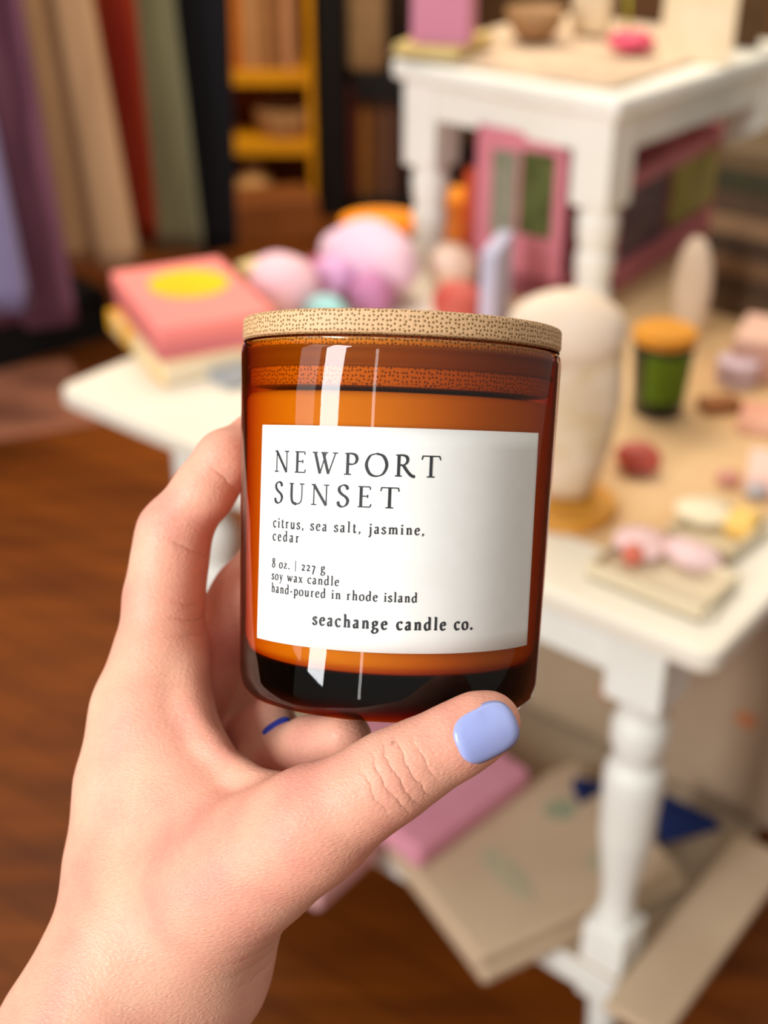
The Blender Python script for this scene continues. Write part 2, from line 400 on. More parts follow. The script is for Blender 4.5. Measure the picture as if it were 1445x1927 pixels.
    p.inputs['Subsurface Weight'].default_value = 0.25; p.inputs['Subsurface Radius'].default_value = (1.0, 0.35, 0.2); p.inputs['Subsurface Scale'].default_value = 0.004
    return m
hv, hq = hand_mesh()
hw = W3(hv / 1000.0) - np.array(HO)
hme = bpy.data.meshes.new('hand'); hme.from_pydata(hw.tolist(), [], hq.tolist()); hme.update()
hand = obj('hand', hme, skin_material(), None, HO, smooth=True)
tag(hand, 'bare left hand and wrist reaching in from below, gripping the amber candle jar', 'hand')

from mathutils.bvhtree import BVHTree
hand_bvh = BVHTree.FromPolygons((hw + np.array(HO)).tolist(), hq.tolist())
def nail(name, cen, xdir, ydir, rx, ry, curve, m, parent, sq=3.2, thick=0.0006, wrap=False, off=0.00035):
    """rounded-square nail plate: xdir along the finger, ydir across it, bulging along the normal"""
    X = (Vector(xdir)).normalized(); Y = Vector(ydir); Y = (Y - X * Y.dot(X)).normalized(); Z = X.cross(Y)
    if Z.dot(Vector((0, 0, CAMH)) - Vector(cen)) < 0: Z = -Z
    bm = bmesh.new(); nr, na = 10, 48; rings = []
    for k in range(nr + 1):
        q = k / nr; ring = []
        for i in range(na):
            a = 2 * PI * i / na; c, s = math.cos(a), math.sin(a)
            rr = (abs(c) ** sq + abs(s) ** sq) ** (-1 / sq)
            x, y = rx * rr * c * q, ry * rr * s * q
            z = -curve * (y / ry) ** 2 - 0.0007 * (x / rx) ** 2 - (0.0006 * max(0, q - .88) / .12)
            pt = Vector(cen) + X * x + Y * y + Z * z
            if wrap:
                hit = hand_bvh.ray_cast(pt + Z * 0.01, -Z)[0]
                zh = (hit - Vector(cen)).dot(Z) if hit is not None else -9
                flat = -curve * (y / ry) ** 2 - 0.0003 * (x / rx) ** 2
                pt = Vector(cen) + X * x + Y * y + Z * (max(min(zh, .003), flat) + off - 0.0006 * max(0, q - .85) / .15)
            ring.append(pt)
        rings.append(ring)
    c0 = bm.verts.new(rings[0][0]); R = [[c0]] + [[bm.verts.new(p) for p in r] for r in rings[1:]]
    for i in range(na):
        j = (i + 1) % na; bm.faces.new((c0, R[1][i], R[1][j]))
        for k in range(1, nr): bm.faces.new((R[k][i], R[k + 1][i], R[k + 1][j], R[k][j]))
    bmesh.ops.recalc_face_normals(bm, faces=bm.faces)
    bmesh.ops.solidify(bm, geom=bm.faces[:], thickness=thick)
    o = obj(name, bm, m, None, smooth=True); o.parent = parent; o.matrix_parent_inverse = Matrix.Translation(-HO); return o
polish = mat('periwinkle_polish', '#9faae2', '#acb6e8', 60, 0.22, spec=0.6)
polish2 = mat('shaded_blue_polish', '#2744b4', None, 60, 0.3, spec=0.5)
tn = nail('thumbnail', wv(917, 1380, 270.4), wv(978, 1348, 272.6) - wv(852, 1412, 269.2), wv(893, 1322, 271.5) - wv(941, 1424, 271.5), 0.0071, 0.0058, 0.0022, polish, hand, wrap=True)
tn['label'] = 'periwinkle blue polished thumbnail'
fh, fnrm = hand_bvh.ray_cast(Vector((0, 0, CAMH)), (wv(517, 1363, 330) - Vector((0, 0, CAMH))).normalized())[:2]
fx = wv(537, 1347, 330) - wv(497, 1379, 330); fx = (fx - fnrm * fx.dot(fnrm)).normalized()
fn = nail('fingernail', fh + fnrm * .0004, fx, fnrm.cross(fx), 0.0042, 0.0020, 0.0005, polish2, hand, 2.4, 0.0008)
fn['label'] = 'blue polished nail of a finger under the jar'

# ------------------------------------------------------------------ the candle
cD, cRoll, cLean, cH, cR0, cR1 = 0.317, math.radians(2.35), math.radians(3.0), 0.0862, 0.0368, 0.0393
upc = np.array([math.sin(cRoll) * math.cos(cLean), -math.cos(cRoll) * math.cos(cLean), -math.sin(cLean)])
toc = np.array([0, 0, -1.0]); toc = toc - upc * (toc @ upc); toc /= np.linalg.norm(toc)
rtc = np.cross(toc, upc); rtc = rtc if rtc[0] > 0 else -rtc
cc = np.array([(742 - CX) / FPX * cD, (985 - CY) / FPX * cD, cD])
def dvec(a): return Vector((W3(a) - W3(np.zeros(3))))
cb = Vector(W3(cc - upc * cH / 2))
Rm = Matrix((dvec(rtc), dvec(-toc), dvec(upc))).transposed()      # columns: right, away, up
candle = thing('candle_jar', 'amber glass candle jar with bamboo lid and white printed label, held in the hand', 'candle', cb)
candle.rotation_euler = Rm.to_euler()
def cr(z): return cR0 + (cR1 - cR0) * z / cH
def amber_glass(name, vcol, dens, shine=1.0):
    m = bpy.data.materials.new(name); m.use_nodes = True; nt = m.node_tree; L = nt.links
    nt.nodes.clear(); out = N(nt, 'ShaderNodeOutputMaterial')
    tr = N(nt, 'ShaderNodeBsdfTransparent'); gl = N(nt, 'ShaderNodeBsdfGlossy'); gl.inputs['Roughness'].default_value = 0.015
    fr = N(nt, 'ShaderNodeFresnel')
    ge = N(nt, 'ShaderNodeNewGeometry'); io = N(nt, 'ShaderNodeMapRange'); io.inputs[3].default_value = 1.5; io.inputs[4].default_value = 1 / 1.5
    L.new(ge.outputs['Backfacing'], io.inputs[0]); L.new(io.outputs[0], fr.inputs[0])
    tc = N(nt, 'ShaderNodeTexCoord'); mp = N(nt, 'ShaderNodeMapping'); mp.inputs['Scale'].default_value = (60, 60, 5)
    nz = N(nt, 'ShaderNodeTexNoise'); nz.inputs['Scale'].default_value = 1.0; nz.inputs['Detail'].default_value = 1
    bp = N(nt, 'ShaderNodeBump'); bp.inputs['Strength'].default_value = 0.25; bp.inputs['Distance'].default_value = 0.0006
    L.new(tc.outputs['Object'], mp.inputs[0]); L.new(mp.outputs[0], nz.inputs['Vector']); L.new(nz.outputs[0], bp.inputs['Height'])
    L.new(bp.outputs[0], gl.inputs['Normal'])
    outer = N(nt, 'ShaderNodeMath', operation='SUBTRACT'); outer.inputs[0].default_value = 1.0; L.new(ge.outputs['Backfacing'], outer.inputs[1])
    fo = N(nt, 'ShaderNodeMath', operation='MULTIPLY'); L.new(fr.outputs[0], fo.inputs[0]); L.new(outer.outputs[0], fo.inputs[1])
    fs = N(nt, 'ShaderNodeMath', operation='MULTIPLY'); fs.inputs[1].default_value = shine; L.new(fo.outputs[0], fs.inputs[0])
    mx = N(nt, 'ShaderNodeMixShader'); L.new(fs.outputs[0], mx.inputs[0]); L.new(tr.outputs[0], mx.inputs[1]); L.new(gl.outputs[0], mx.inputs[2])
    va = N(nt, 'ShaderNodeVolumeAbsorption'); va.inputs['Color'].default_value = vcol; va.inputs['Density'].default_value = dens
    L.new(mx.outputs[0], out.inputs['Surface']); L.new(va.outputs[0], out.inputs['Volume'])
    return m
BASE = 0.0105; WALL = 0.0012; TOPZ = cH
prof = [(0, 0.0008), (cR0 - .008, 0.0006), (cR0 - .005, 0), (cR0 - .0022, .0008), (cR0 - .0006, .0028), (cr(.006), .006)]
for k in range(1, 9): prof.append((cr(.006 + (TOPZ - .009) * k / 8), .006 + (TOPZ - .009) * k / 8))
prof += [(cr(TOPZ) - .0003, TOPZ - .0012), (cr(TOPZ) - .0012, TOPZ), (cr(TOPZ) - WALL + .0006, TOPZ), (cr(TOPZ) - WALL, TOPZ - .001)]
for k in range(8, -1, -1):
    z = BASE + .003 + (TOPZ - .012 - BASE) * k / 8; prof.append((cr(z) - WALL, z))
prof += [(cr(BASE) - WALL - .0008, BASE + .0008), (cr(BASE) - WALL - .003, BASE), (0, BASE)]
jar = obj('glass_jar', lathe(prof, 160, False), amber_glass('amber_glass', (0.905, 0.68, 0.0, 1), 2000), candle, smooth=True)
WTOP = cH - 0.0120
wp = [(0, BASE + .0003), (cr(BASE) - WALL - .0036, BASE + .0003), (cr(BASE) - WALL - .0014, BASE + .0012), (cr(BASE + .004) - WALL - .0003, BASE + .004)]
wp += [(cr(BASE + .004 + (WTOP - BASE - .006) * k / 6) - WALL - .0003, BASE + .004 + (WTOP - BASE - .006) * k / 6) for k in range(1, 7)]
wp += [(cr(WTOP) - WALL - .0012, WTOP - .0006), (cr(WTOP) - WALL - .004, WTOP), (0, WTOP - .0006)]
obj('wax', lathe(wp, 96, False), mat('cream_soy_wax', '#f4e9d2', '#efe0c2', 30, 0.6), candle, smooth=True)
def bamboo():
    m = bpy.data.materials.new('speckled_bamboo'); nt, p = nodes_of(m); L = nt.links
    tc = N(nt, 'ShaderNodeTexCoord'); sp = N(nt, 'ShaderNodeSeparateXYZ'); L.new(tc.outputs['Object'], sp.inputs[0])
    an = N(nt, 'ShaderNodeMath', operation='ARCTAN2'); L.new(sp.outputs[0], an.inputs[0]); L.new(sp.outputs[1], an.inputs[1])
    ml = N(nt, 'ShaderNodeMath', operation='MULTIPLY'); ml.inputs[1].default_value = 0.039; L.new(an.outputs[0], ml.inputs[0])
    cy_ = N(nt, 'ShaderNodeCombineXYZ'); L.new(ml.outputs[0], cy_.inputs[0]); L.new(sp.outputs[2], cy_.inputs[1])
    ge = N(nt, 'ShaderNodeTexCoord'); sn = N(nt, 'ShaderNodeSeparateXYZ'); L.new(ge.outputs['Normal'], sn.inputs[0])
    ab = N(nt, 'ShaderNodeMath', operation='ABSOLUTE'); L.new(sn.outputs[2], ab.inputs[0])
    gt = N(nt, 'ShaderNodeMath', operation='GREATER_THAN'); gt.inputs[1].default_value = 0.7; L.new(ab.outputs[0], gt.inputs[0])
    mp = N(nt, 'ShaderNodeMix', data_type='VECTOR'); L.new(gt.outputs[0], mp.inputs[0]); L.new(cy_.outputs[0], mp.inputs[4]); L.new(tc.outputs['Object'], mp.inputs[5])
    vo = N(nt, 'ShaderNodeTexVoronoi'); vo.inputs['Scale'].default_value = 1000; vo.inputs['Randomness'].default_value = 0.5
    L.new(mp.outputs[1], vo.inputs['Vector']); vo.voronoi_dimensions = '2D'
    r = ramp(nt, [(0.17, lin('#7d5c33')), (0.25, lin('#a58250')), (0.32, lin('#e0b78a'))])
    L.new(vo.outputs['Distance'], r.inputs[0])
    nz = N(nt, 'ShaderNodeTexNoise'); nz.inputs['Scale'].default_value = 40
    r2 = ramp(nt, [(0.3, (0.92, 0.88, 0.82, 1)), (0.7, (1, 1, 1, 1))]); L.new(tc.outputs['Object'], nz.inputs['Vector']); L.new(nz.outputs[0], r2.inputs[0])
    mx = N(nt, 'ShaderNodeMix', data_type='RGBA', blend_type='MULTIPLY'); mx.inputs[0].default_value = 1
    L.new(r.outputs[0], mx.inputs[6]); L.new(r2.outputs[0], mx.inputs[7]); L.new(mx.outputs[2], p.inputs['Base Color'])
    b = N(nt, 'ShaderNodeBump'); b.inputs['Strength'].default_value = 0.25; b.inputs['Distance'].default_value = 0.0003
    L.new(vo.outputs['Distance'], b.inputs['Height']); L.new(b.outputs[0], p.inputs['Normal'])
    p.inputs['Roughness'].default_value = 0.6
    return m
bam = bamboo(); LR = cR1 - 0.0003; LH = 0.0058
lid = obj('lid', lathe([(0, 0.0003), (LR - .001, 0.0003), (LR - .0003, .0006), (LR, .0011), (LR, LH - .0008), (LR - .0003, LH - .0003), (LR - .001, LH), (0, LH)], 128, False), bam, candle, (0, 0, cH), smooth=False)
PR_ = cr(cH - .006) - WALL - .0012
obj('lid_plug', lathe([(0, -.0108), (PR_ - .0006, -.0108), (PR_, -.0102), (PR_, .0002), (0, .0002)], 96, False), bam, lid)
obj('gasket', lathe([(PR_ - .0005, -.0068), (PR_ + .0007, -.0066), (PR_ + .0008, -.0060), (PR_ + .0003, -.0056), (PR_ + .0003, -.0030), (PR_ + .0008, -.0026), (PR_ + .0008, -.0020), (PR_ - .0005, -.0018)], 96, False), mat('tan_silicone', '#a08060', None, 20, 0.5), lid, smooth=True)

# label and its printing
SLOPE = 0.0095
def on_jar(s, h, off):                 # s: arc from the front, h: height from the jar's middle
    z = h + SLOPE * s + cH / 2; R = cr(z); a = s / R
    return Vector(((R + off) * math.sin(a), -(R + off) * math.cos(a), z))
def lab_fn(u, v):
    return on_jar(-0.0364 + 0.0741 * u - 0.0002 * (1 - v) + 0.0008 * (1 - v) * u, -0.0264 + 0.0496 * v, 0.00006)
label = obj('label', sheet(80, 12, lab_fn, -0.00012), mat('matte_white_label_paper', '#f4f3ee', '#f1f0ea', 200, 0.55, spec=0.35), candle, smooth=True)

def spl(pts, n=7):
    if len(pts) < 3: return [Vector((*p, 0)) for p in pts]
    P = [Vector((*p, 0)) for p in pts]; P = [P[0] * 2 - P[1]] + P + [P[-1] * 2 - P[-2]]; out = []
    for i in range(1, len(P) - 2):
        for k in range(n):
            t = k / n; a, b, c, d = P[i - 1], P[i], P[i + 1], P[i + 2]
            out.append(0.5 * (2 * b + (c - a) * t + (2 * a - 5 * b + 4 * c - d) * t * t + (3 * b - a - 3 * c + d) * t ** 3))
    out.append(P[-2]); return out
# glyphs: advance, list of (pen, points); T thick stem, t hairline, p broad-nib curve, d dot
GL = {
 'N': (1.02, [('t', (.14, 0), (.14, 1)), ('T', (.12, 1), (.82, 0)), ('t', (.82, 0), (.82, 1)), ('t', (.0, .02), (.28, .02)), ('t', (.0, .98), (.16, .98)), ('t', (.68, .98), (.96, .98))]),
 'E': (.72, [('T', (.16, 0), (.16, 1)), ('t', (.02, .98), (.58, .98)), ('t', (.16, .53), (.48, .53)), ('t', (.02, .02), (.60, .02)), ('t', (.585, .99), (.60, .84)), ('t', (.605, .01), (.65, .17)), ('t', (.48, .45), (.48, .61))]),
 'W': (1.34, [('T', (.14, 1), (.42, 0)), ('t', (.42, 0), (.72, .98)), ('T', (.56, 1), (.86, 0)), ('t', (.86, 0), (1.2, .98)), ('t', (.0, .98), (.28, .98)), ('t', (.46, .98), (.82, .98)), ('t', (1.06, .98), (1.32, .98))]),
 'P': (.70, [('T', (.16, 0), (.16, 1)), ('t', (.02, .98), (.3, .98)), ('p', (.16, .98), (.36, .98), (.53, .91), (.6, .74), (.54, .57), (.4, .49), (.2, .5)), ('t', (.0, .02), (.34, .02))]),
 'O': (1.06, [('p', (.5, 1.02), (.2, .9), (.04, .5), (.2, .1), (.5, -.02), (.82, .1), (.98, .5), (.82, .9), (.5, 1.02))]),
 'R': (.92, [('T', (.16, 0), (.16, 1)), ('t', (.02, .98), (.3, .98)), ('p', (.16, .98), (.34, .98), (.5, .92), (.56, .77), (.5, .61), (.36, .53), (.17, .53)), ('T', (.36, .53), (.58, .22), (.76, .05), (.92, .0)), ('t', (.0, .02), (.32, .02))]),
 'T': (.86, [('T', (.42, 0), (.42, 1)), ('t', (.02, .97), (.82, .97)), ('t', (.03, .98), (-.01, .8)), ('t', (.81, .98), (.86, .8)), ('t', (.24, .02), (.6, .02))]),
 'S': (.62, [('p', (.5, .82), (.44, .97), (.28, 1.02), (.1, .92), (.08, .74), (.22, .58), (.42, .45), (.52, .28), (.44, .07), (.24, -.02), (.08, .06), (.03, .22)), ('t', (.5, .80), (.5, .98)), ('t', (.03, .24), (.02, .02))]),
 'U': (.98, [('T', (.16, 1), (.16, .36), (.24, .08), (.48, -.02)), ('t', (.48, -.02), (.72, .08), (.8, .36), (.8, 1)), ('t', (.02, .98), (.3, .98)), ('t', (.66, .98), (.94, .98))]),
 'a': (.50, [('p', (.08, .5), (.14, .6), (.24, .62), (.33, .54), (.34, .1), (.38, .02), (.46, .05)), ('p', (.34, .36), (.18, .32), (.07, .22), (.08, .06), (.18, -.01), (.3, .08), (.34, .14))]),
 'b': (.58, []), 'c': (.48, [('p', (.42, .5), (.34, .61), (.22, .62), (.08, .5), (.05, .28), (.14, .06), (.28, -.01), (.44, .1))]),
 'd': (.60, [('T', (.44, 1.02), (.44, .04)), ('t', (.3, 1.0), (.46, 1.03)), ('t', (.44, .04), (.56, .05)), ('p', (.44, .5), (.3, .61), (.14, .53), (.06, .3), (.12, .08), (.25, -.01), (.44, .14))]),
 'e': (.50, [('t', (.08, .36), (.42, .36)), ('p', (.42, .36), (.38, .55), (.26, .62), (.12, .53), (.06, .3), (.14, .06), (.28, -.01), (.45, .1))]),
 'g': (.54, [('p', (.24, .62), (.1, .52), (.1, .34), (.24, .24), (.37, .34), (.37, .52), (.24, .62)), ('t', (.34, .56), (.5, .6)), ('p', (.18, .26), (.08, .14), (.2, .04), (.4, .0), (.46, -.16), (.34, -.32), (.16, -.34), (.03, -.22), (.12, -.06), (.2, .03))]),
 'h': (.62, [('T', (.15, 0), (.15, 1.03)), ('t', (.02, 1.0), (.17, 1.03)), ('p', (.16, .46), (.3, .6), (.42, .56), (.46, .4), (.46, 0)), ('t', (.03, .02), (.27, .02)), ('t', (.35, .02), (.58, .02))]),
 'i': (.32, [('T', (.16, 0), (.16, .6)), ('t', (.04, .56), (.18, .61)), ('t', (.03, .02), (.29, .02)), ('d', (.16, .84))]),
 'j': (.32, [('T', (.17, .6), (.17, -.1), (.12, -.28), (.0, -.34)), ('t', (.05, .56), (.19, .61)), ('d', (.17, .84))]),
 'l': (.32, [('T', (.16, 0), (.16, 1.03)), ('t', (.03, 1.0), (.18, 1.03)), ('t', (.03, .02), (.29, .02))]),
 'm': (.94, [('T', (.15, 0), (.15, .6)), ('t', (.03, .56), (.17, .61)), ('p', (.16, .46), (.3, .6), (.42, .56), (.46, .4), (.46, 0)), ('p', (.47, .46), (.61, .6), (.73, .56), (.77, .4), (.77, 0)), ('t', (.03, .02), (.27, .02)), ('t', (.36, .02), (.57, .02)), ('t', (.67, .02), (.89, .02))]),
 'n': (.62, [('T', (.15, 0), (.15, .6)), ('t', (.03, .56), (.17, .61)), ('p', (.16, .46), (.3, .6), (.42, .56), (.46, .4), (.46, 0)), ('t', (.03, .02), (.27, .02)), ('t', (.35, .02), (.58, .02))]),
 'o': (.56, [('p', (.27, .62), (.1, .52), (.05, .3), (.1, .08), (.27, -.01), (.44, .08), (.49, .3), (.44, .52), (.27, .62))]),
 'p': (.60, [('T', (.15, -.34), (.15, .6)), ('t', (.02, .56), (.17, .61)), ('t', (.03, -.33), (.3, -.33)), ('p', (.16, .48), (.3, .61), (.46, .53), (.53, .3), (.46, .08), (.32, -.01), (.16, .1))]),
 'r': (.44, [('T', (.15, 0), (.15, .6)), ('t', (.03, .56), (.17, .61)), ('p', (.16, .44), (.26, .59), (.38, .58)), ('t', (.03, .02), (.29, .02))]),
 's': (.42, [('p', (.34, .48), (.28, .6), (.18, .62), (.07, .53), (.1, .4), (.24, .3), (.35, .18), (.3, .03), (.18, -.01), (.06, .06), (.04, .16))]),
 't': (.38, [('T', (.16, .8), (.16, .12), (.22, .01), (.35, .06)), ('t', (.03, .59), (.33, .59))]),
 'u': (.62, [('T', (.14, .6), (.14, .16), (.2, .02), (.32, .01), (.46, .16)), ('T', (.46, .6), (.46, .03)), ('t', (.02, .58), (.16, .61)), ('t', (.33, .58), (.47, .61)), ('t', (.46, .03), (.58, .03))]),
 'w': (.84, [('T', (.1, .6), (.26, 0)), ('t', (.26, 0), (.44, .58)), ('T', (.4, .6), (.56, 0)), ('t', (.56, 0), (.76, .58)), ('t', (.0, .59), (.2, .59)), ('t', (.66, .59), (.84, .59))]),
 'x': (.56, [('T', (.1, .6), (.44, 0)), ('t', (.44, .58), (.08, .02)), ('t', (.01, .59), (.2, .59)), ('t', (.34, .59), (.53, .59)), ('t', (.0, .02), (.19, .02)), ('t', (.34, .02), (.54, .02))]),
 'y': (.54, [('T', (.1, .6), (.28, .02)), ('t', (.46, .58), (.24, -.1), (.12, -.32), (.02, -.3)), ('t', (.0, .59), (.21, .59)), ('t', (.35, .59), (.54, .59))]),
 'z': (.50, [('t', (.06, .58), (.42, .58)), ('T', (.41, .58), (.06, .02)), ('t', (.05, .02), (.44, .02)), ('t', (.07, .58), (.05, .46)), ('t', (.44, .02), (.46, .15))]),
 '2': (.50, [('p', (.08, .48), (.14, .6), (.26, .61), (.37, .5), (.3, .3), (.06, .03)), ('T', (.06, .04), (.44, .04))]),
 '7': (.48, [('T', (.04, .56), (.42, .56)), ('T', (.42, .56), (.26, .1), (.16, -.34))]),
 '8': (.54, [('p', (.26, 1.0), (.12, .9), (.12, .7), (.26, .56), (.42, .4), (.46, .2), (.38, .03), (.26, -.01), (.1, .06), (.06, .24), (.16, .44), (.34, .6), (.4, .8), (.36, .95), (.26, 1.0))]),
 '-': (.36, [('T', (.04, .3), (.3, .3))]), '|': (.30, [('t', (.14, -.2), (.14, 1.0))]),
 '.': (.26, [('d', (.12, .04))]), ',': (.26, [('d', (.12, .04)), ('t', (.14, .03), (.05, -.16))]), ' ': (.34, []),
}
def text_line(txt, s0, s1, h, size, thick, thin, sub, parent, m):
    """size: cap (or ascender) height in metres; letters tracked so the line ends at s1"""
    nat = sum(GL[c][0] for c in txt) * size; gaps = len(txt) - 1
    trk = (s1 - s0 - nat + GL[txt[-1]][0] * size * 0.08) / gaps
    bm = bmesh.new(); x = s0
    def ribbon(L, R):
        vs = [(bm.verts.new(on_jar(a.x, a.y, 0.00026)), bm.verts.new(on_jar(b.x, b.y, 0.00026))) for a, b in zip(L, R)]
        for p, q in zip(vs, vs[1:]): bm.faces.new((p[0], p[1], q[1], q[0]))
    for c in txt:
        for st in GL[c][1]:
            pen, pts = st[0], st[1:]
            P = [Vector((x + p[0] * size, h + p[1] * size, 0)) for p in pts]
            if pen == 'd':
                r = thick * size * 0.62; cen = P[0]
                vs = [bm.verts.new(on_jar(cen.x + r * math.cos(k * PI / 6), cen.y + r * math.sin(k * PI / 6), 0.00026)) for k in range(12)]
                bm.faces.new(vs); continue
            Q = spl([(p.x, p.y) for p in P], sub); Lf, Rt = [], []
            for i, p in enumerate(Q):
                d = (Q[min(i + 1, len(Q) - 1)] - Q[max(i - 1, 0)]).normalized(); nrm = Vector((-d.y, d.x, 0))
                if pen == 'T': wd = thick
                elif pen == 't': wd = thin
                else:
                    ang = math.atan2(d.y, d.x) - math.radians(18); wd = thin + (thick * 1.05 - thin) * abs(math.sin(ang)) ** 1.2
                Lf.append(p + nrm * wd * size / 2); Rt.append(p - nrm * wd * size / 2)
            ribbon(Lf, Rt)
        x += GL[c][0] * size + trk
    o = obj('printed_text', bm, m, parent)
    return o
ink = mat('charcoal_ink', '#2b2d30', '#34363a', 400, 0.6)
mm_ = 0.001
for txt, s0, s1, h, size, tk, tn_ in (
        ('NEWPORT', -30.9, 8.9, 12.62, 4.75, .14, .062), ('SUNSET', -30.6, 0.1, 5.62, 4.6, .145, .062),
        ('citrus, sea salt, jasmine,', -30.9, 6.3, -0.02, 2.3, .155, .085), ('cedar', -30.9, -22.7, -3.05, 2.3, .155, .085),
        ('8 oz. | 227 g', -30.9, -15.6, -9.22, 2.05, .155, .085), ('soy wax candle', -30.9, -12.2, -12.02, 2.05, .155, .085),
        ('hand-poured in rhode island', -30.9, 5.3, -14.95, 2.1, .155, .085), ('seachange candle co.', -18.2, 18.8, -21.08, 2.75, .19, .10)):
    text_line(txt, s0 * mm_, s1 * mm_, h * mm_, size * mm_, tk, tn_, 6, label, ink)

#==BACKGROUND
def Vp(px, py, y):                     # photograph pixel -> point on the vertical plane at distance y
    X = (px - CX) / FPX; Y = (py - CY) / FPX
    d = Vector((X, CP - Y * SP, -(SP + Y * CP))); return Vector((0, 0, CAMH)) + d * (y / d.y)
def quad(px4, ztop):                   # four corners (left, back, right, front) -> centre, sizes, rotation
    q = [G(x, y, ztop) for x, y in px4]; c = sum(q, Vector()) / 4
    ex = ((q[2] - q[1]) + (q[3] - q[0])) / 2; ey = ((q[1] - q[0]) + (q[2] - q[3])) / 2
    return c, ex.length, ey.length, math.atan2(ex.y, ex.x)
def disc(rx, ry, h, n=48):
    bm = lathe([(1, 0), (1, h)], n); bmesh.ops.scale(bm, vec=(rx, ry, 1), verts=bm.verts); return bm
TZ = 0.7509

# books and gift box on the table's left corner
c, a, b, r = quad([(198, 592), (410, 535), (520, 640), (320, 690)], 0.780)
bk = thing('book', 'thick yellow and cream book lying under the coral gift box', 'book', (c.x, c.y, TZ), r)
obj('cover', box((0, 0, 0.015), (a, b, 0.030), 0.003), mat('yellow_cream_cover', '#f7b318', '#f3d9a8', 9, 0.5, lo=.46, hi=.54), bk)
obj('pages', box((0.003, 0, 0.015), (a, b * 0.96, 0.022), 0.001), mat('page_edges', '#f3e2c4', None, 60, 0.8, stretch=(1, 1, 20)), bk)
c, a, b, r = quad([(204, 520), (412, 474), (505, 583), (305, 619)], 0.828)
gb = thing('gift_box', 'coral pink gift box with yellow oval on its lid, on the yellow book', 'box', (c.x, c.y, 0.7803), r)
coral = mat('coral_card', '#fb8f86', '#f58a86', 6, 0.5)
obj('box_base', box((0, 0, 0.0225), (a * .975, b * .975, 0.045), 0.003), mat('dusty_coral_card', '#e07c80', None, 6, 0.5), gb)
obj('lid', box((0, 0, 0.036), (a, b, 0.024), 0.004), coral, gb)
oc = G(355, 534, 0.828); of = Matrix.Rotation(-r, 3, 'Z') @ (oc - Vector((c.x, c.y, 0.828)))
ov = obj('oval_motif', disc(0.056, 0.054, 0.0009), mat('golden_yellow_print', '#f7c400', '#f2b800', 8, 0.5), gb, (of.x, of.y, 0.0481), (0, 0, TROT - r + 0.15))
for i, (x, y, wx, wy, dr, col, lab_) in enumerate(((472, 700, .075, .05, .2, '#f2d9a0', 'small pale yellow card lying flat beside the coral box'), (440, 712, .06, .05, -.2, '#9fa6ab', 'small grey card lying flat at the jar side of the coral box'), (505, 655, .06, .05, .3, '#f0cf7c', 'small golden card behind the jar lid'))):
    p = G(x, y, TZ)
    tag(obj('gift_card', box((0, 0, 0.003 + .003 * i), (wx, wy, 0.006 + .006 * i), 0.0015), mat('card_paper_' + col[1:], col, None, 10, 0.6), None, (p.x, p.y, TZ), (0, 0, TROT + dr)), lab_, 'card')

# soft toys and pouches behind the jar
def placed(name, label, cat, px, py, bm, m, z=TZ, rot=0.0, smooth=True, group=None):
    p = G(px, py, z); o = obj(name, bm, m, None, (p.x, p.y, z), (0, 0, TROT + rot), smooth); return tag(o, label, cat, group)
plush_pink = mat('pale_pink_plush', '#f3c3cb', '#eec0d0', 18, 0.95, 0.5, sheen=.4)
plush_lav = mat('lavender_plush', '#ecc8d9', '#e2b8d2', 18, 0.95, 0.5, sheen=.4)
placed('pillow', 'round pale pink plush pillow next to the lavender plush toy', 'pillow', 534, 600, blob((0, 0, 0.048), (0.052, 0.045, 0.050), .05, 2), plush_pink)
p = G(668, 580, TZ)
lt = thing('plush_toy', 'large lavender plush toy with rounded back, behind the jar lid', 'plush toy', (p.x + .022, p.y + .055, TZ), TROT)
obj('body', blob((0, 0, 0.054), (0.086, 0.055, 0.058), .05, 4), plush_lav, lt, smooth=True)
obj('head', blob((-0.015, -0.07, 0.045), (0.034, 0.03, 0.030), .04, 5), mat('lilac_plush', '#dfaed6', '#d6a3d0', 18, .95, .5), lt, smooth=True)
obj('paw', blob((0.055, -0.065, 0.032), (0.035, 0.03, 0.032), .04, 6), mat('mauve_plush', '#c583a5', '#bb7ba5', 18, .95, .5), lt, smooth=True)
obj('paw', blob((-0.06, -0.055, 0.032), (0.02, 0.02, 0.03), .04, 7), mat('rose_plush', '#c9748c', None, 18, .95, .5), lt, smooth=True)
placed('pouch', 'small teal fabric pouch in front of the lavender plush toy', 'pouch', 616, 628, blob((0, 0, 0.027), (0.036, 0.024, 0.030), .05, 8), mat('aqua_cloth', '#a3d4d3', '#98cccd', 20, .8))
placed('soap_bar', 'small pale yellow block beside the coral box', 'soap', 482, 545, box((0, 0, 0.022), (0.04, 0.05, 0.044), .006), mat('pale_yellow_soap', '#f0d898', None, 9, .5), smooth=False)
p = G(716, 462, TZ)
bw = thing('bowl', 'bright orange bowl behind the lavender plush toy', 'bowl', (p.x, p.y, TZ), 0)
obj('bowl_body', lathe([(0, 0), (.03, 0), (.035, .005), (.058, .03), (.068, .044), (.065, .045), (.055, .032), (.03, .010), (0, .008)], 56, False), mat('orange_glaze', '#ff9d08', '#f79400', 6, .4), bw, smooth=True)
obj('bowl_fill', blob((0, 0, .034), (.054, .054, .022)), mat('orange_sweets', '#ff9a10', '#f08a00', 60, .5), bw, smooth=True)
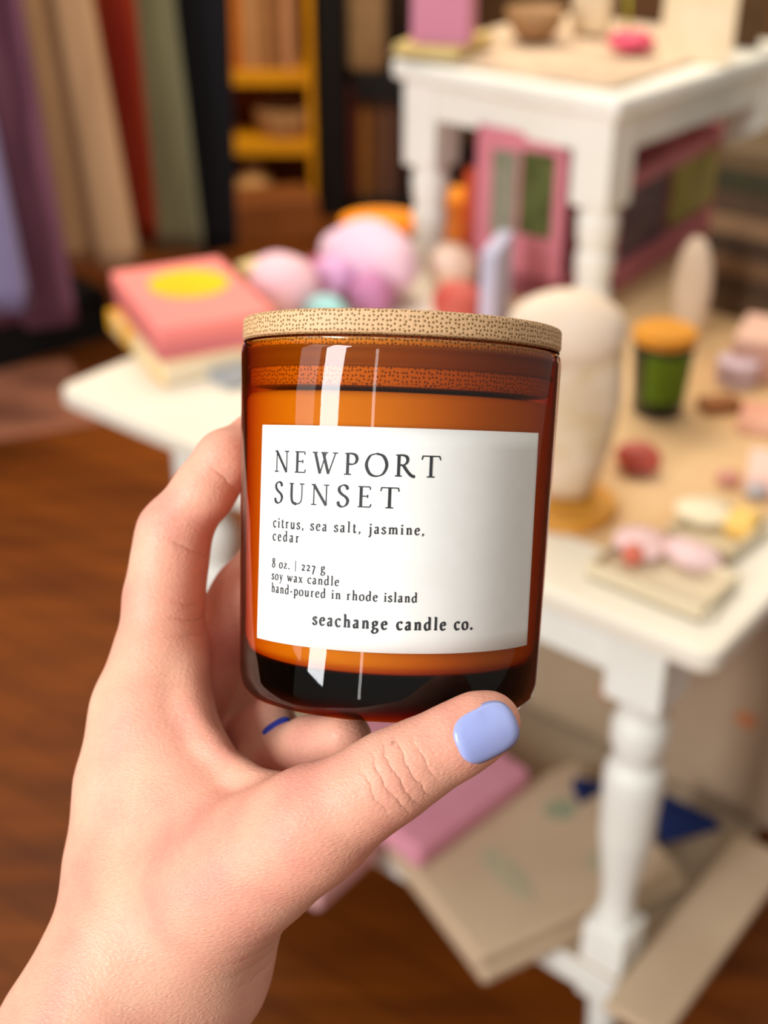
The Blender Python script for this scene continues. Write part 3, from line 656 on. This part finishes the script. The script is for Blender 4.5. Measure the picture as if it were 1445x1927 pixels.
# under the stool
placed('candle_tin', 'orange round tin under the stool, beside its left leg', 'tin', 868, 440, lathe([(.044, 0), (.046, .004), (.046, .05), (.047, .052), (.047, .066), (.044, .07)], 40), mat('orange_tin', '#ff9a17', '#f7a24a', 20, .45), smooth=False)
placed('ornament', 'round whitish ornament in front of the orange tin', 'ornament', 850, 542, blob((0, 0, .035), (.04, .036, .035), .05, 3), mat('pale_peach_ceramic', '#e8cfc0', '#e0b898', 14, .5))
placed('ornament', 'red ornament peeking over the jar lid between the stool legs', 'ornament', 862, 612, blob((0, 0, .032), (.04, .034, .034), .05, 9), mat('red_ceramic', '#b94a40', '#c9685a', 14, .5))
placed('book', 'upright pale blue book leaning under the stool', 'book', 930, 610, add_box(bmesh.new(), (0, 0, .062), (.022, .10, .124), .003, .1), mat('pale_blue_cover', '#b9bcd6', '#c6bfd8', 8, .6), rot=.25, smooth=False)
placed('book', 'upright orange-red book beside the pink card box', 'book', 905, 480, box((0, 0, .075), (.018, .09, .15), .002), mat('orange_red_cover', '#d5532a', None, 8, .6), rot=.05, smooth=False)

def display_box(label, pA, pB, h, d, pics, ends=()):
    """long pink box whose front runs from pixel pA to pB along the table top"""
    A = G(*pA, TZ); B = G(*pB, TZ); L = (B - A).length; r = math.atan2(B.y - A.y, B.x - A.x)
    t = thing('card_box', label, 'box', (A.x, A.y, TZ), r)
    m = mat('rose_pink_card', '#d27f8c', '#c77682', 7, .6)
    obj('box_base', box((L / 2, d / 2, .02), (L, d, .04), .002), m, t)
    obj('back_panel', box((L / 2, d - .004, h / 2), (L, .008, h), .002), m, t)
    for x in (.004, L - .004): obj('end_panel', box((x, d / 2, h / 2), (.008, d, h), .002), m, t)
    obj('top_rail', box((L / 2, .006, h - .012), (L, .012, .024), .002), m, t)
    for nm, x0, x1, z0, z1, col, col2 in pics:
        obj('card', box((L * (x0 + x1) / 2, .012, h * (z0 + z1) / 2), (L * (x1 - x0), .004, h * (z1 - z0)), .001), mat(nm, col, col2, 26, .6), t)
    for nm, y0, y1, z0, z1, col, col2 in ends:
        obj('card', box((-.0012, d * (y0 + y1) / 2, h * (z0 + z1) / 2), (.002, d * (y1 - y0), h * (z1 - z0)), .0005), mat(nm, col, col2, 26, .6), t)
    return t
display_box('tall pink card box with a green picture on its end, seen between the stool legs', (1048, 575), (1094, 545), .245, .15, (),
    (('green_picture_print', .12, .48, .40, .90, '#5c6432', '#3f4718'), ('grey_green_print', .52, .80, .36, .88, '#8a8775', '#6f7358')))
display_box('long low pink card box with grey and lime cards, right of the stool', (1150, 556), (1354, 424), .175, .09,
    (('dark_mauve_print', .04, .46, .24, .84, '#7a6268', '#54404e'), ('lime_print', .52, .94, .26, .90, '#8f8a38', '#a39a48')))
# dark book stack at the right edge
p0 = G(1352, 572, TZ); zz = TZ
cols = [('#57402a', 'chocolate'), ('#46311f', 'coffee'), ('#6b4e33', 'brown'), ('#3c2a1c', 'dark brown'), ('#7d6044', 'tan'), ('#4a3624', 'umber'), ('#33301c', 'dark olive'), ('#5e4a30', 'bronze')]
for i, (cl, nm) in enumerate(cols):
    h = (.034, .026, .03, .028, .03, .032, .03, .026)[i]
    t = thing('book', '%s hardback in the dark stack by the right edge, %s' % (nm, ('lowest', 'second from bottom', 'third from bottom', 'fourth from bottom', 'fourth from top', 'third from top', 'second from top', 'topmost')[i]), 'book', (p0.x, p0.y, zz), TROT + PI / 2 + .03 * (i % 3 - 1), 'dark books stacked at the right edge')
    obj('cover', box((0.09, -0.07, h / 2), (.25, .17, h), .002), mat('cloth_' + nm.replace(' ', '_'), cl, None, 10, .7), t)
    obj('pages', box((0.092, -0.07, h / 2), (.249, .164, h * .72), .001), mat('aged_pages', '#a58b62', None, 80, .8, stretch=(1, 1, 20)), t)
    zz += h
placed('wooden_spoon', 'pale rounded wooden spoon standing in front of the right pink card box', 'spoon', 1290, 640, (lambda bm: bm)(blob((0, 0, .075), (.028, .014, .075), .02, 3)), mat('pale_wood', '#cbb49c', '#bfa68c', 10, .6))
# cream cloth bag on a wooden coaster
p = G(1098, 985, TZ)
tag(obj('coaster', lathe([(.052, 0), (.054, .003), (.054, .011), (.052, .014)], 48), mat('honey_wood', '#cf9238', '#bf8128', 12, .5, stretch=(1, 6, 1)), None, (p.x - .015, p.y + .03, TZ), (0, 0, 0)), 'honey coloured wooden coaster under the cream cloth bag', 'coaster')
bag = thing('cloth_bag', 'tall cream printed cloth bag with rounded flap, right behind the amber jar', 'bag', (p.x - .015, p.y + .04, TZ + .0142), TROT + .5)
def bagfn():
    bm = lathe([(0, 0), (.022, .0), (.029, .01), (.039, .06), (.047, .12), (.047, .165), (.038, .200), (0, .207)], 40, False)
    for v in bm.verts:
        a = math.atan2(v.co.y, v.co.x); k = 1 + .06 * math.sin(5 * a + 30 * v.co.z); v.co.x *= k * 1.05; v.co.y *= k * .72
    return bm
obj('bag_body', bagfn(), mat('printed_cream_cotton', '#d8c3ac', '#cbb088', 32, .85, .3), bag, smooth=True)
obj('flap', blob((-.012, -.014, .195), (.060, .034, .042), .02, 11), mat('plain_cream_cotton', '#ecd7c0', '#e8d0b6', 12, .85), bag, smooth=True)

# green candle jar
p = G(1243, 790, TZ)
gc = thing('candle_jar', 'dark green candle jar with bright green label and orange wooden lid', 'candle', (p.x, p.y + .028, TZ), 0)
obj('glass_jar', lathe([(.028, 0), (.0315, .003), (.0375, .092), (.0365, .094)], 56), mat('dark_green_glass', '#141a0c', '#0e130a', 8, .15, spec=.5), gc, smooth=True)
lb = bmesh.new()
a0, a1 = -2.35, -0.62
for k in range(25):
    a = a0 + (a1 - a0) * k / 24
    for z in (.022, .086): lb.verts.new(((.0320 + z * .066) * math.cos(a), (.0320 + z * .066) * math.sin(a), z))
lb.verts.ensure_lookup_table()
for k in range(24): lb.faces.new((lb.verts[2 * k], lb.verts[2 * k + 2], lb.verts[2 * k + 3], lb.verts[2 * k + 1]))
bmesh.ops.solidify(lb, geom=lb.faces[:], thickness=.0004)
obj('label', lb, mat('green_label_paper', '#7c9c22', '#6a8a1e', 20, .5), gc)
obj('lid', lathe([(.037, 0), (.0385, .002), (.0385, .012), (.037, .014)], 56), mat('orange_bamboo', '#d8922a', '#cf8820', 16, .5), gc, (0, 0, .0942), smooth=False)

rn = obj('table_runner', box((-.36, .66, .0004), (.60, 1.12, .0006), .0), mat('tan_kraft_paper', '#d8b68a', '#cfa878', 5, .8), None, T(0, 0, .7501), (0, 0, TROT))
tag(rn, 'tan kraft paper runner lying flat over the right part of the table top', 'runner')
# small things along the table's right part
placed('trinket_dish', 'small red and orange trinket dish in front of the green candle', 'dish', 1198, 885, blob((0, 0, .017), (.027, .022, .018), .05, 12), mat('red_orange_glaze', '#c2563f', '#b0585a', 50, .4))
def tray(label, px4, fills):
    c, a, b, r = quad(px4, TZ + .02)
    t = thing('tray', label, 'tray', (c.x, c.y, TZ), r)
    m = mat('clear_acrylic', '#dfcfb0', '#d8c6a4', 6, .2)
    obj('tray_base', box((0, 0, .002), (a, b, .004), .001), m, t)
    for sx, sy, cx_, cy_ in ((a, .004, 0, b / 2 - .002), (a, .004, 0, -b / 2 + .002), (.004, b - .008, a / 2 - .002, 0), (.004, b - .008, -a / 2 + .002, 0)):
        obj('tray_side', box((cx_, cy_, .008), (sx, sy, .016), .001), m, t)
    return c, r
tray('rectangular clear tray of pale pink petals at the front table corner', [(1105, 1052), (1180, 992), (1392, 1072), (1325, 1140)], None)
for k, (x, y, sx, sy, cl, nm, lb_) in enumerate(((1205, 1040, .030, .026, '#efc9c4', 'petal_pink', 'pale pink petal sachet in the front tray, left one'), (1300, 1062, .030, .020, '#eccac8', 'petal_rose', 'pale pink petal sachet in the front tray, right one'), (1188, 1062, .011, .009, '#d9745c', 'coral_red', 'small coral red bead in the front tray'))):
    placed('sachet' if k < 2 else 'bead', lb_, 'sachet' if k < 2 else 'bead', x, y, blob((0, 0, .012), (sx, sy, .012), .08, k + 20), mat(nm + '_silk', cl, None, 30, .6), TZ + .0042)
tray('square cream tray with a yellow and white soap, behind the petal tray', [(1262, 985), (1330, 925), (1445, 965), (1385, 1042)], None)
placed('soap_bar', 'cream oval soap with green sprig in the rear tray', 'soap', 1322, 978, blob((0, 0, .010), (.032, .026, .010), .03, 31), mat('cream_soap', '#e8d9bb', '#dfd0ae', 12, .5), TZ + .0042)
placed('soap_bar', 'yellow soap bar in the rear tray', 'soap', 1394, 1000, box((0, 0, .010), (.030, .044, .020), .006, 0, 3), mat('yellow_soap', '#efc873', '#e9bd62', 12, .5), TZ + .0042, .2, False)
placed('gift_card', 'long whitish card lying at the front edge of the petal tray', 'card', 1288, 1143, box((0, 0, .004), (.062, .018, .008), .001), mat('ivory_card', '#dccfb6', None, 12, .6), TZ, .1, False)
placed('card_stack', 'stack of pale pink cards at the right edge of the table', 'cards', 1425, 905, box((0.03, 0, .012), (.085, .07, .024), .002), mat('pale_pink_card', '#e9c8ba', '#e6c0b4', 14, .6), TZ, .35, False)
placed('trinket', 'small rose red trinket near the pale pink cards', 'trinket', 1368, 912, blob((0, 0, .009), (.014, .011, .009), .05, 33), mat('rose_glass', '#c98a78', None, 30, .4))
placed('trinket', 'small grey blue trinket near the rear tray', 'trinket', 1420, 936, blob((0, 0, .008), (.012, .010, .008), .05, 34), mat('grey_blue_glass', '#b3aeb0', None, 30, .4))
placed('gift_box', 'pale pink box with coral edge by the dark book stack', 'box', 1425, 690, box((0.03, 0.0, .028), (.12, .10, .056), .004), mat('blush_box', '#e4bda8', '#dfae9c', 8, .6), TZ, .25, False)
placed('ribbon_roll', 'lilac white ribbon roll in front of the pale pink box', 'ribbon', 1384, 718, lathe([(.012, 0), (.027, 0), (.027, .03), (.012, .03)], 32), mat('lilac_ribbon', '#d3bccb', '#cfb8c0', 30, .6), TZ, 0, False)
placed('tag_bundle', 'coral pink bundle of tags on the right, below the ribbon roll', 'tags', 1430, 800, box((0.02, 0, .009), (.09, .06, .018), .003), mat('coral_tags', '#d8937a', '#dcab92', 14, .6), TZ, .3, False)
placed('shadow_block', 'brown slab standing for the shadow in front of the ribbon roll', 'block', 1352, 770, box((0, 0, .007), (.05, .03, .014), .002), mat('shadow_brown', '#9a6236', None, 14, .6, stretch=(1, 6, 1)), TZ, .9, False)  # shadow on the table put in as a thin brown slab

# things on the stool
SZ = 0.75 + SH + .0003
placed('tissue_sheet', 'crumpled beige tissue paper sheet covering the stool top', 'paper', 1090, 92, sheet(16, 16, lambda u, v: Vector(((u - .5) * .385, (v - .5) * .46, .004 + .003 * math.sin(9 * u + 5 * v) * math.sin(7 * v))), .0012), mat('beige_tissue', '#d2bba0', '#bfa58c', 14, .9, .4), SZ, .0, True)
placed('book', 'gold covered book lying on the left of the stool top', 'book', 835, 92, box((0, 0, .008), (.10, .15, .016), .002), mat('gold_cover', '#cdb266', '#d3bd7e', 8, .5), SZ + .0092, .25, False)
placed('gift_box', 'mauve pink box standing on the gold book', 'box', 835, 75, box((0, 0, .045), (.085, .075, .09), .003), mat('mauve_pink_card', '#d28a9e', '#c9809c', 4, .6), SZ + .0255, .45, False)
placed('wooden_bowl', 'small brown wooden bowl at the middle of the stool top', 'bowl', 1005, 75, lathe([(0, 0), (.025, 0), (.042, .024), (.046, .046), (.042, .046), (.036, .025), (.02, .008), (0, .007)], 40, False), mat('tan_brown_wood', '#a98257', '#96704a', 12, .6), SZ + .0085)
placed('paper_bag', 'small cream paper bag behind the hot pink flower', 'bag', 1112, 62, box((0, 0, .04), (.06, .04, .08), .006), mat('cream_paper', '#e3cfae', '#d6bd95', 12, .8), SZ + .0085, .3, False)
p = G(1185, 108, SZ)
fl = thing('flower', 'hot pink artificial flower with green stem on the stool', 'flower', (p.x, p.y, SZ + .008), 0)
fb = bmesh.new()
for k in range(9):
    a = k * 2 * PI / 9; m0 = blob((.019 * math.cos(a), .019 * math.sin(a), .014 + .003 * (k % 2)), (.017, .013, .012), 0, k, 14, 10, a)
    me = bpy.data.meshes.new('t'); m0.to_mesh(me); fb.from_mesh(me); m0.free(); bpy.data.meshes.remove(me)
obj('petals', fb, mat('hot_pink_petal', '#dd4f6c', '#d9586f', 20, .7), fl, smooth=True)
obj('flower_centre', blob((0, 0, .022), (.011, .011, .009)), mat('pink_centre', '#e87c8c', None, 20, .7), fl, smooth=True)
sm = lathe([(.003, 0), (.003, .10)], 10); bmesh.ops.transform(sm, matrix=Matrix.Translation((0, .03, .012)) @ Matrix.Rotation(-.5, 4, 'X'), verts=sm.verts)
obj('stem', sm, mat('lime_stem', '#a6a02a', None, 20, .7), fl, smooth=True)
placed('greeting_card', 'large cream greeting card propped up behind the hot pink flower', 'card', 1305, 118, (lambda bm: (bmesh.ops.transform(bm, matrix=Matrix.Rotation(-.45, 4, 'X'), verts=bm.verts), bm)[1])(box((0, 0, .055), (.105, .004, .11), .001)), mat('cream_greeting_card', '#e5cba6', '#e9d6b8', 16, .7), SZ + .003, .42, False)
placed('picture_frame', 'dark brown small frame at the far right of the stool', 'frame', 1395, 90, box((0, 0, .06), (.05, .02, .12), .003), mat('brown_frame', '#6f5236', None, 10, .6), SZ, .7, False)

# textiles on the lower shelf
SHZ = 0.2392
tag(obj('shelf_cloth', box((-.455, .69, .0006), (.83, 1.32, .0012), .0), mat('taupe_linen_cloth', '#bda98d', '#b09b80', 6, .9, .2), None, T(0, 0, .2376), (0, 0, TROT)), 'taupe linen cloth covering the low shelf of the white table', 'cloth')
def tbox(name, label, cat, u, v, su_, sv_, h, rot, m, z=SHZ, bev=.008, group=None):
    P = T(u, v, z); o = obj(name, box((0, 0, h / 2), (su_, sv_, h), bev, 0, 3), m, None, P, (0, 0, TROT + rot)); return tag(o, label, cat, group)
canvas = mat('natural_canvas', '#c9b091', '#bfa587', 7, .9, .3)
taupe = mat('taupe_canvas', '#ab9478', '#a18a70', 7, .9, .3)
P = T(-.183, -.079, 0); e = -.39
def canvas_pile(n, z, h, label, sx, sy, du, dv, m, prints=()):
    t = thing('folded_tote', label, 'tote bag', T(-.183 + du, -.079 + dv, z), TROT + e, 'folded canvas totes on the low shelf')
    obj('folded_canvas', box((-sx / 2, sy / 2, h / 2), (sx, sy, h), min(.007, h * .35), 0, 3), m, t)
    for k, (x, y, rx, ry, mm) in enumerate(prints):
        obj('printed_motif', disc(rx, ry, .0008, 20), mm, t, (x, y, h + .0001))
    return t
gprint = mat('faded_green_print', '#aaa488', '#b8a888', 40, .9); gprint2 = mat('green_print', '#8fa184', '#a39c7e', 40, .9)
canvas_pile(0, SHZ, .022, 'lower tan folded canvas tote at the front of the low shelf', .225, .30, .004, .006, canvas)
canvas_pile(1, SHZ + .0222, .022, 'upper tan canvas tote with faded green print, front of the low shelf', .22, .295, -.004, .004, canvas, ((-.09, .10, .05, .018, gprint), (-.15, .22, .018, .022, gprint2), (-.05, .22, .02, .03, gprint)))
tbox('folded_tote', 'tan folded canvas tote along the right side of the low shelf', 'tote bag', -.02, .155, .075, .34, .014, 0, canvas, SHZ, .004)
tbox('folded_blanket', 'thick pale pink folded blanket at the left front of the low shelf', 'blanket', -.51, .04, .225, .30, .044, 0, mat('pale_pink_wool', '#eab4b2', '#e3aaaa', 9, .95, .4))
tbox('folded_scarf', 'rose pink folded scarf on top of the folded canvas, behind the thumb', 'scarf', -.425, .105, .24, .21, .035, -.12, mat('rose_pink_wool', '#dd98a8', '#d48c9c', 9, .95, .4), SHZ + .0446)
def upright(label, u, v, sx, sy, h, lean, rot, m, motifs):
    t = thing('tote_bag', label, 'tote bag', T(u, v, SHZ), TROT + rot)
    bm = box((0, 0, h / 2), (sx, sy, h), .02, 0, 4)
    bmesh.ops.transform(bm, matrix=Matrix.Rotation(-lean, 4, 'X'), verts=bm.verts)
    obj('canvas_body', bm, m, t)
    for x, z, rx, rz, mm in motifs:
        d = disc(rx, rz, .001, 20); bmesh.ops.transform(d, matrix=Matrix.Rotation(-lean, 4, 'X') @ Matrix.Translation((x, -sy / 2 - .0002, z)) @ Matrix.Rotation(PI / 2, 4, 'X'), verts=d.verts)
        obj('printed_motif', d, mm, t)
orange_p = mat('orange_print', '#c07a50', None, 40, .9)
upright('upright taupe canvas tote with orange print, left of the front table leg', -.315, .41, .215, .09, .33, .06, 0, taupe, ((.03, .10, .014, .014, orange_p),))
upright('upright taupe canvas tote with orange print, right of the front table leg', -.085, .40, .225, .09, .36, .06, 0, mat('brown_taupe_canvas', '#a58d74', '#98806a', 7, .9, .3), ((.0, .157, .015, .012, orange_p),))
navy = mat('navy_cotton', '#12275c', '#0d1f4d', 12, .9)
def wedge(label, px, py, z, sx, sy, h, rot):
    bm = bmesh.new(); v = [bm.verts.new(q) for q in ((-sx, -sy, 0), (sx, 0, 0), (-sx * .8, sy, 0), (-sx * .9, -sy * .8, h), (sx * .7, 0, h * .5), (-sx * .7, sy * .8, h))]
    for f in ((2, 1, 0), (3, 4, 5), (0, 1, 4, 3), (1, 2, 5, 4), (2, 0, 3, 5)): bm.faces.new([v[i] for i in f])
    p = G(px, py, z); tag(obj('bandana', bm, navy, None, (p.x, p.y, z), (0, 0, rot)), label, 'bandana')
wedge('navy blue folded bandana on the low shelf, right of the front table leg', 1295, 1560, SHZ + .0305, .045, .03, .04, 0.0)
wedge('small navy blue bandana on the low shelf, left of the front table leg', 1112, 1490, SHZ + .045, .025, .018, .02, 0.3)

# ------------------------------------------------------------------ shop background
p = G(40, 785, 0)
mt = obj('doormat', box((0, 0, .005), (1.3, .42, .010), .003), mat('mauve_brown_mat', '#a0654c', '#965f48', 12, .9, .2), None, (p.x - .47, p.y - .10, .0002), (0, 0, .40))
tag(mt, 'flat mauve brown mat lying on the wood floor left of the table', 'mat')

# clothes rack, garments
HZ = .30
g_spec = [  # name, label, category, right-edge pixel at hem, at frame top, colours, width, hem height
    ('scarf', 'pale lavender scarf hanging nearest on the clothes rack, at the left edge', 'scarf', (52, 585), (-62, 0), '#9088b0', '#877ba2', .30, .32),
    ('coat', 'dusty purple coat hanging between the lavender scarf and the beige coat', 'coat', (138, 610), (35, 0), '#8a5a72', '#60394f', .40, .27),
    ('coat', 'long beige coat on the clothes rack', 'coat', (262, 500), (172, 0), '#bb9772', '#a98460', .40, .30),
    ('dress', 'rust red dress hanging right of the beige coat', 'dress', (302, 448), (257, 0), '#7a1606', '#8a2c08', .36, .32),
    ('dress', 'sage green dress hanging right of the rust red dress', 'dress', (388, 468), (330, 0), '#827f62', '#6f6c52', .36, .28),
    ('coat', 'navy black coat at the right end of the clothes rack', 'coat', (446, 470), (432, 0), '#0b0a14', '#07060c', .40, .28)]
rail_pts = []
for i, (nm, lb_, ct, hp, tp, c1, c2, wd, hz) in enumerate(g_spec):
    H0 = G(hp[0], hp[1], hz)
    y = 2.72 + .17 * i
    Hm = Vp(hp[0], hp[1], y); Tp = Vp(tp[0], tp[1], y); up1 = (1.62 - Hm.z) / (Tp.z - Hm.z)
    k = Vector((-.80, .22, 0)).normalized()
    zt = 1.52
    tp_r = Hm + (Tp - Hm) * ((Tp.z - Hm.z) / (Tp.z - Hm.z))
    drift = (Tp.x - Hm.x) / (Tp.z - Hm.z)
    base = Vector((Hm.x + drift * (zt - Hm.z) * .75, y, zt)) + k * (wd * .5)
    t = thing(nm, lb_, ct, (base.x, base.y, base.z), 0)
    bm = bmesh.new(); nz_, na = 22, 64; rings = []
    for a in range(nz_ + 1):
        f = a / nz_; z = zt + (Hm.z - zt) * f
        right = Vector((Hm.x + drift * (z - Hm.z) if z < Tp.z else Tp.x + drift * (z - Tp.z) * .4, y, z)); cen_w = wd * (.72 + .28 * f)
        ring = []
        for q in range(na):
            an = 2 * PI * q / na
            s = (1 - math.cos(an)) / 2                      # 0 at the right edge, 1 at the left
            th = (.030 + .022 * f) * math.sin(an) * (1 + .35 * math.sin(9 * s * PI + i))
            pos = right + k * (cen_w * s) + Vector((.26, .96, 0)) * (th + .018 * f * math.sin(7 * s * PI + 1.3 * i))
            ring.append(bm.verts.new(pos - base))
        rings.append(ring)
    for r0, r1 in zip(rings, rings[1:]):
        for q in range(na): bm.faces.new((r0[q], r0[(q + 1) % na], r1[(q + 1) % na], r1[q]))
    bm.faces.new(rings[0]); bm.faces.new(rings[-1][::-1])
    obj('garment_body', bm, mat('cloth_%s' % c1[1:], c1, c2, 5, .95, .2, stretch=(3, 3, .4)), t, smooth=True)
    hk = bmesh.new()
    for q in range(15):
        an = -PI / 2 + q * PI * 1.35 / 14
        bmesh.ops.create_uvsphere(hk, u_segments=8, v_segments=6, radius=.004, matrix=Matrix.Translation((.0 + .018 * math.cos(an), 0, .05 + .018 * math.sin(an) )))
    bmesh.ops.create_cone(hk, segments=8, radius1=.004, radius2=.004, depth=.05, matrix=Matrix.Translation((0, 0, .015)))
    obj('hanger_hook', hk, mat('steel', '#9a9a9a', None, 8, .3), t, smooth=True)
    rail_pts.append(base + Vector((0, 0, .05)))
ra = rail_pts[0]; rb = rail_pts[-1]; d = (rb - ra).normalized(); ra2 = ra - d * .25; rb2 = rb + d * .12
rack = thing('clothes_rack', 'dark metal clothes rack carrying the coats and dresses on the left', 'rack', ((ra2.x + rb2.x) / 2, (ra2.y + rb2.y) / 2, 0), math.atan2(d.y, d.x))
Lr = (rb2 - ra2).length
bA = G(-60, 716, 0); bB = G(212, 632, 0); bd = (bB - bA); bL = bd.length; br_ = math.atan2(bd.y, bd.x); bm_ = (bA + bB) / 2
bn = thing('dark_area_bench', 'low black bench added to fill the dark area under the hanging coats and dresses', 'bench', (bm_.x, bm_.y, 0), br_)  # added black bench stands in for shadow and dark clutter under the garments
bk_m = mat('dark_area_black', '#100c0b', '#0b0808', 5, .8)
obj('bench_top', box((0, .17, .13), (bL, .34, .025), .004), bk_m, bn)
obj('front_panel', box((0, .01, .058), (bL, .02, .116), .002), bk_m, bn)
obj('back_panel', box((0, .33, .058), (bL, .02, .116), .002), bk_m, bn)
iron = mat('black_iron', '#141214', None, 8, .5)
rl = lathe([(.012, -Lr / 2), (.012, Lr / 2)], 16); bmesh.ops.transform(rl, matrix=Matrix.Translation((0, 0, ra.z)) @ Matrix.Rotation(PI / 2, 4, 'Y'), verts=rl.verts)
obj('rail', rl, iron, rack)
for x in (-Lr / 2, Lr / 2):
    obj('upright', lathe([(.012, 0.03), (.012, ra.z)], 16), iron, rack, (x, 0, 0)); obj('foot', box((x, 0, .015), (.04, .46, .03), .004), iron, rack)

# shelf units against the back
YB = 4.62
def xz(px, py, y=YB): q = Vp(px, py, y); return q.x, q.z
x0, _ = xz(395, 200); x1, _ = xz(592, 200); x2, _ = xz(642, 200); x3, _ = xz(860, 200)
must = mat('mustard_painted_wood', '#d8930c', '#c98408', 5, .5); blk = mat('black_stained_wood', '#0c0907', '#100c0a', 5, .5); brn = mat('amber_brown_back_panel', '#8a4a06', '#9a5608', 3, .6)
D = .34
us = thing('bookshelf', 'mustard yellow bookshelf with brown back panel behind the clothes rack', 'shelf', ((x0 + x1) / 2, YB + D / 2, 0), 0)
Wb = x1 - x0
obj('back_panel', box((0, D / 2 - .01, .8), (Wb, .02, 1.6), .002), brn, us)
for x in (-Wb / 2 + .0125, Wb / 2 - .0125): obj('side_panel', box((x, 0, .8), (.025, D, 1.6), .002), must if x < 0 else must, us)
sh_z = [xz(500, 150)[1], xz(500, 282)[1], xz(500, 455)[1], 1.585]
for z in sh_z: obj('shelf_board', box((0, -.002, z), (Wb - .052, D - .03, .05), .003), must, us)
ub = thing('shelf_unit', 'black shelf unit with thick upright post, right of the mustard bookshelf', 'shelf', ((x1 + x3) / 2 + .01, YB + D / 2, 0), 0)
Wc = x3 - x1; xp = x2 - x1
obj('back_panel', box((0, D / 2 - .01, .8), (Wc, .02, 1.6), .002), mat('dark_brown_back', '#2c180c', None, 3, .7), ub)
obj('post', box((-Wc / 2 + xp / 2 + .004, -.02, .8), (xp, D, 1.6), .003), blk, ub)
obj('post', box((Wc / 2 - .03, -.02, .8), (.06, D, 1.6), .003), blk, ub)
for z in (xz(700, 168)[1], xz(700, 400)[1], 1.57): obj('shelf_board', box((xp / 2, 0, z), (Wc - xp - .07, D - .03, .09), .003), blk, ub)
def row(px0, px1, z, specs, label, group, yoff=.06):
    x = xz(px0, 200)[0]; xe = xz(px1, 200)[0]; n = len(specs); w_ = (xe - x) / n
    for i, (cl, h, nm) in enumerate(specs):
        o = obj('book', box((0, 0, h / 2), (w_ * .93, .17, h), .003), mat('spine_' + cl[1:], cl, None, 8, .6), None, (x + w_ * (i + .5), YB + .13, z + .0002), (0, 0, 0))
        tag(o, label % nm, 'book', group)
row(436, 558, sh_z[0] + .025, (('#b86510', .42, 'leftmost, deep orange'), ('#c08a58', .42, 'light tan'), ('#a87446', .40, 'caramel'), ('#8f5e36', .42, 'brown'), ('#b9835a', .41, 'rightmost, peach tan')), '%s book on the upper mustard shelf', 'books on the upper mustard shelf')
row(652, 760, xz(700, 400)[1] + .045, (('#4a1408', .40, 'dark red, leftmost'), ('#7a4a14', .42, 'olive brown'), ('#5a3212', .40, 'chestnut'), ('#5c3a28', .43, 'greyish brown'), ('#402214', .40, 'darkest brown, rightmost')), '%s book on the lower black shelf', 'books on the lower black shelf')
x, z = xz(470, 350); zt_ = sh_z[2] + .025
tag(obj('vase', lathe([(0, 0), (.05, 0), (.075, .06), (.085, .12), (.07, .18), (.03, .21), (.035, .235), (.028, .235), (0, .2)], 36, False), mat('tan_ceramic', '#d9a468', '#cf985c', 8, .5), None, (x, YB + .13, zt_ + .0002)), 'round tan ceramic vase on the bottom mustard shelf', 'vase', None)
x, z = xz(535, 290)
tag(obj('straw_bowl', lathe([(0, 0), (.09, 0), (.11, .05), (.115, .10), (.10, .10), (.09, .02), (0, .015)], 36, False), mat('pale_straw', '#b88a5c', '#a87a4c', 20, .8, .5), None, (x, YB + .13, sh_z[1] + .0255)), 'low straw bowl on the middle mustard shelf', 'bowl', None)
x, z = xz(505, 430)
tag(obj('storage_box', box((0, 0, .07), (.30, .22, .14), .006), mat('brown_cardboard', '#7d4418', '#8a4c1c', 6, .7), None, (x + .03, YB - .20, .0002), (0, 0, .3)), 'brown cardboard box on the floor below the mustard shelves', 'box', None)
x, z = xz(690, 60)
tag(obj('folded_cloth', box((0, 0, .17), (.14, .2, .34), .03, 0, 3), mat('taupe_linen', '#8a6a48', '#7a5a3a', 6, .9), None, (x, YB + .12, xz(700, 168)[1] + .0452)), 'taupe rolled cloth standing on the upper black shelf', 'cloth', None)
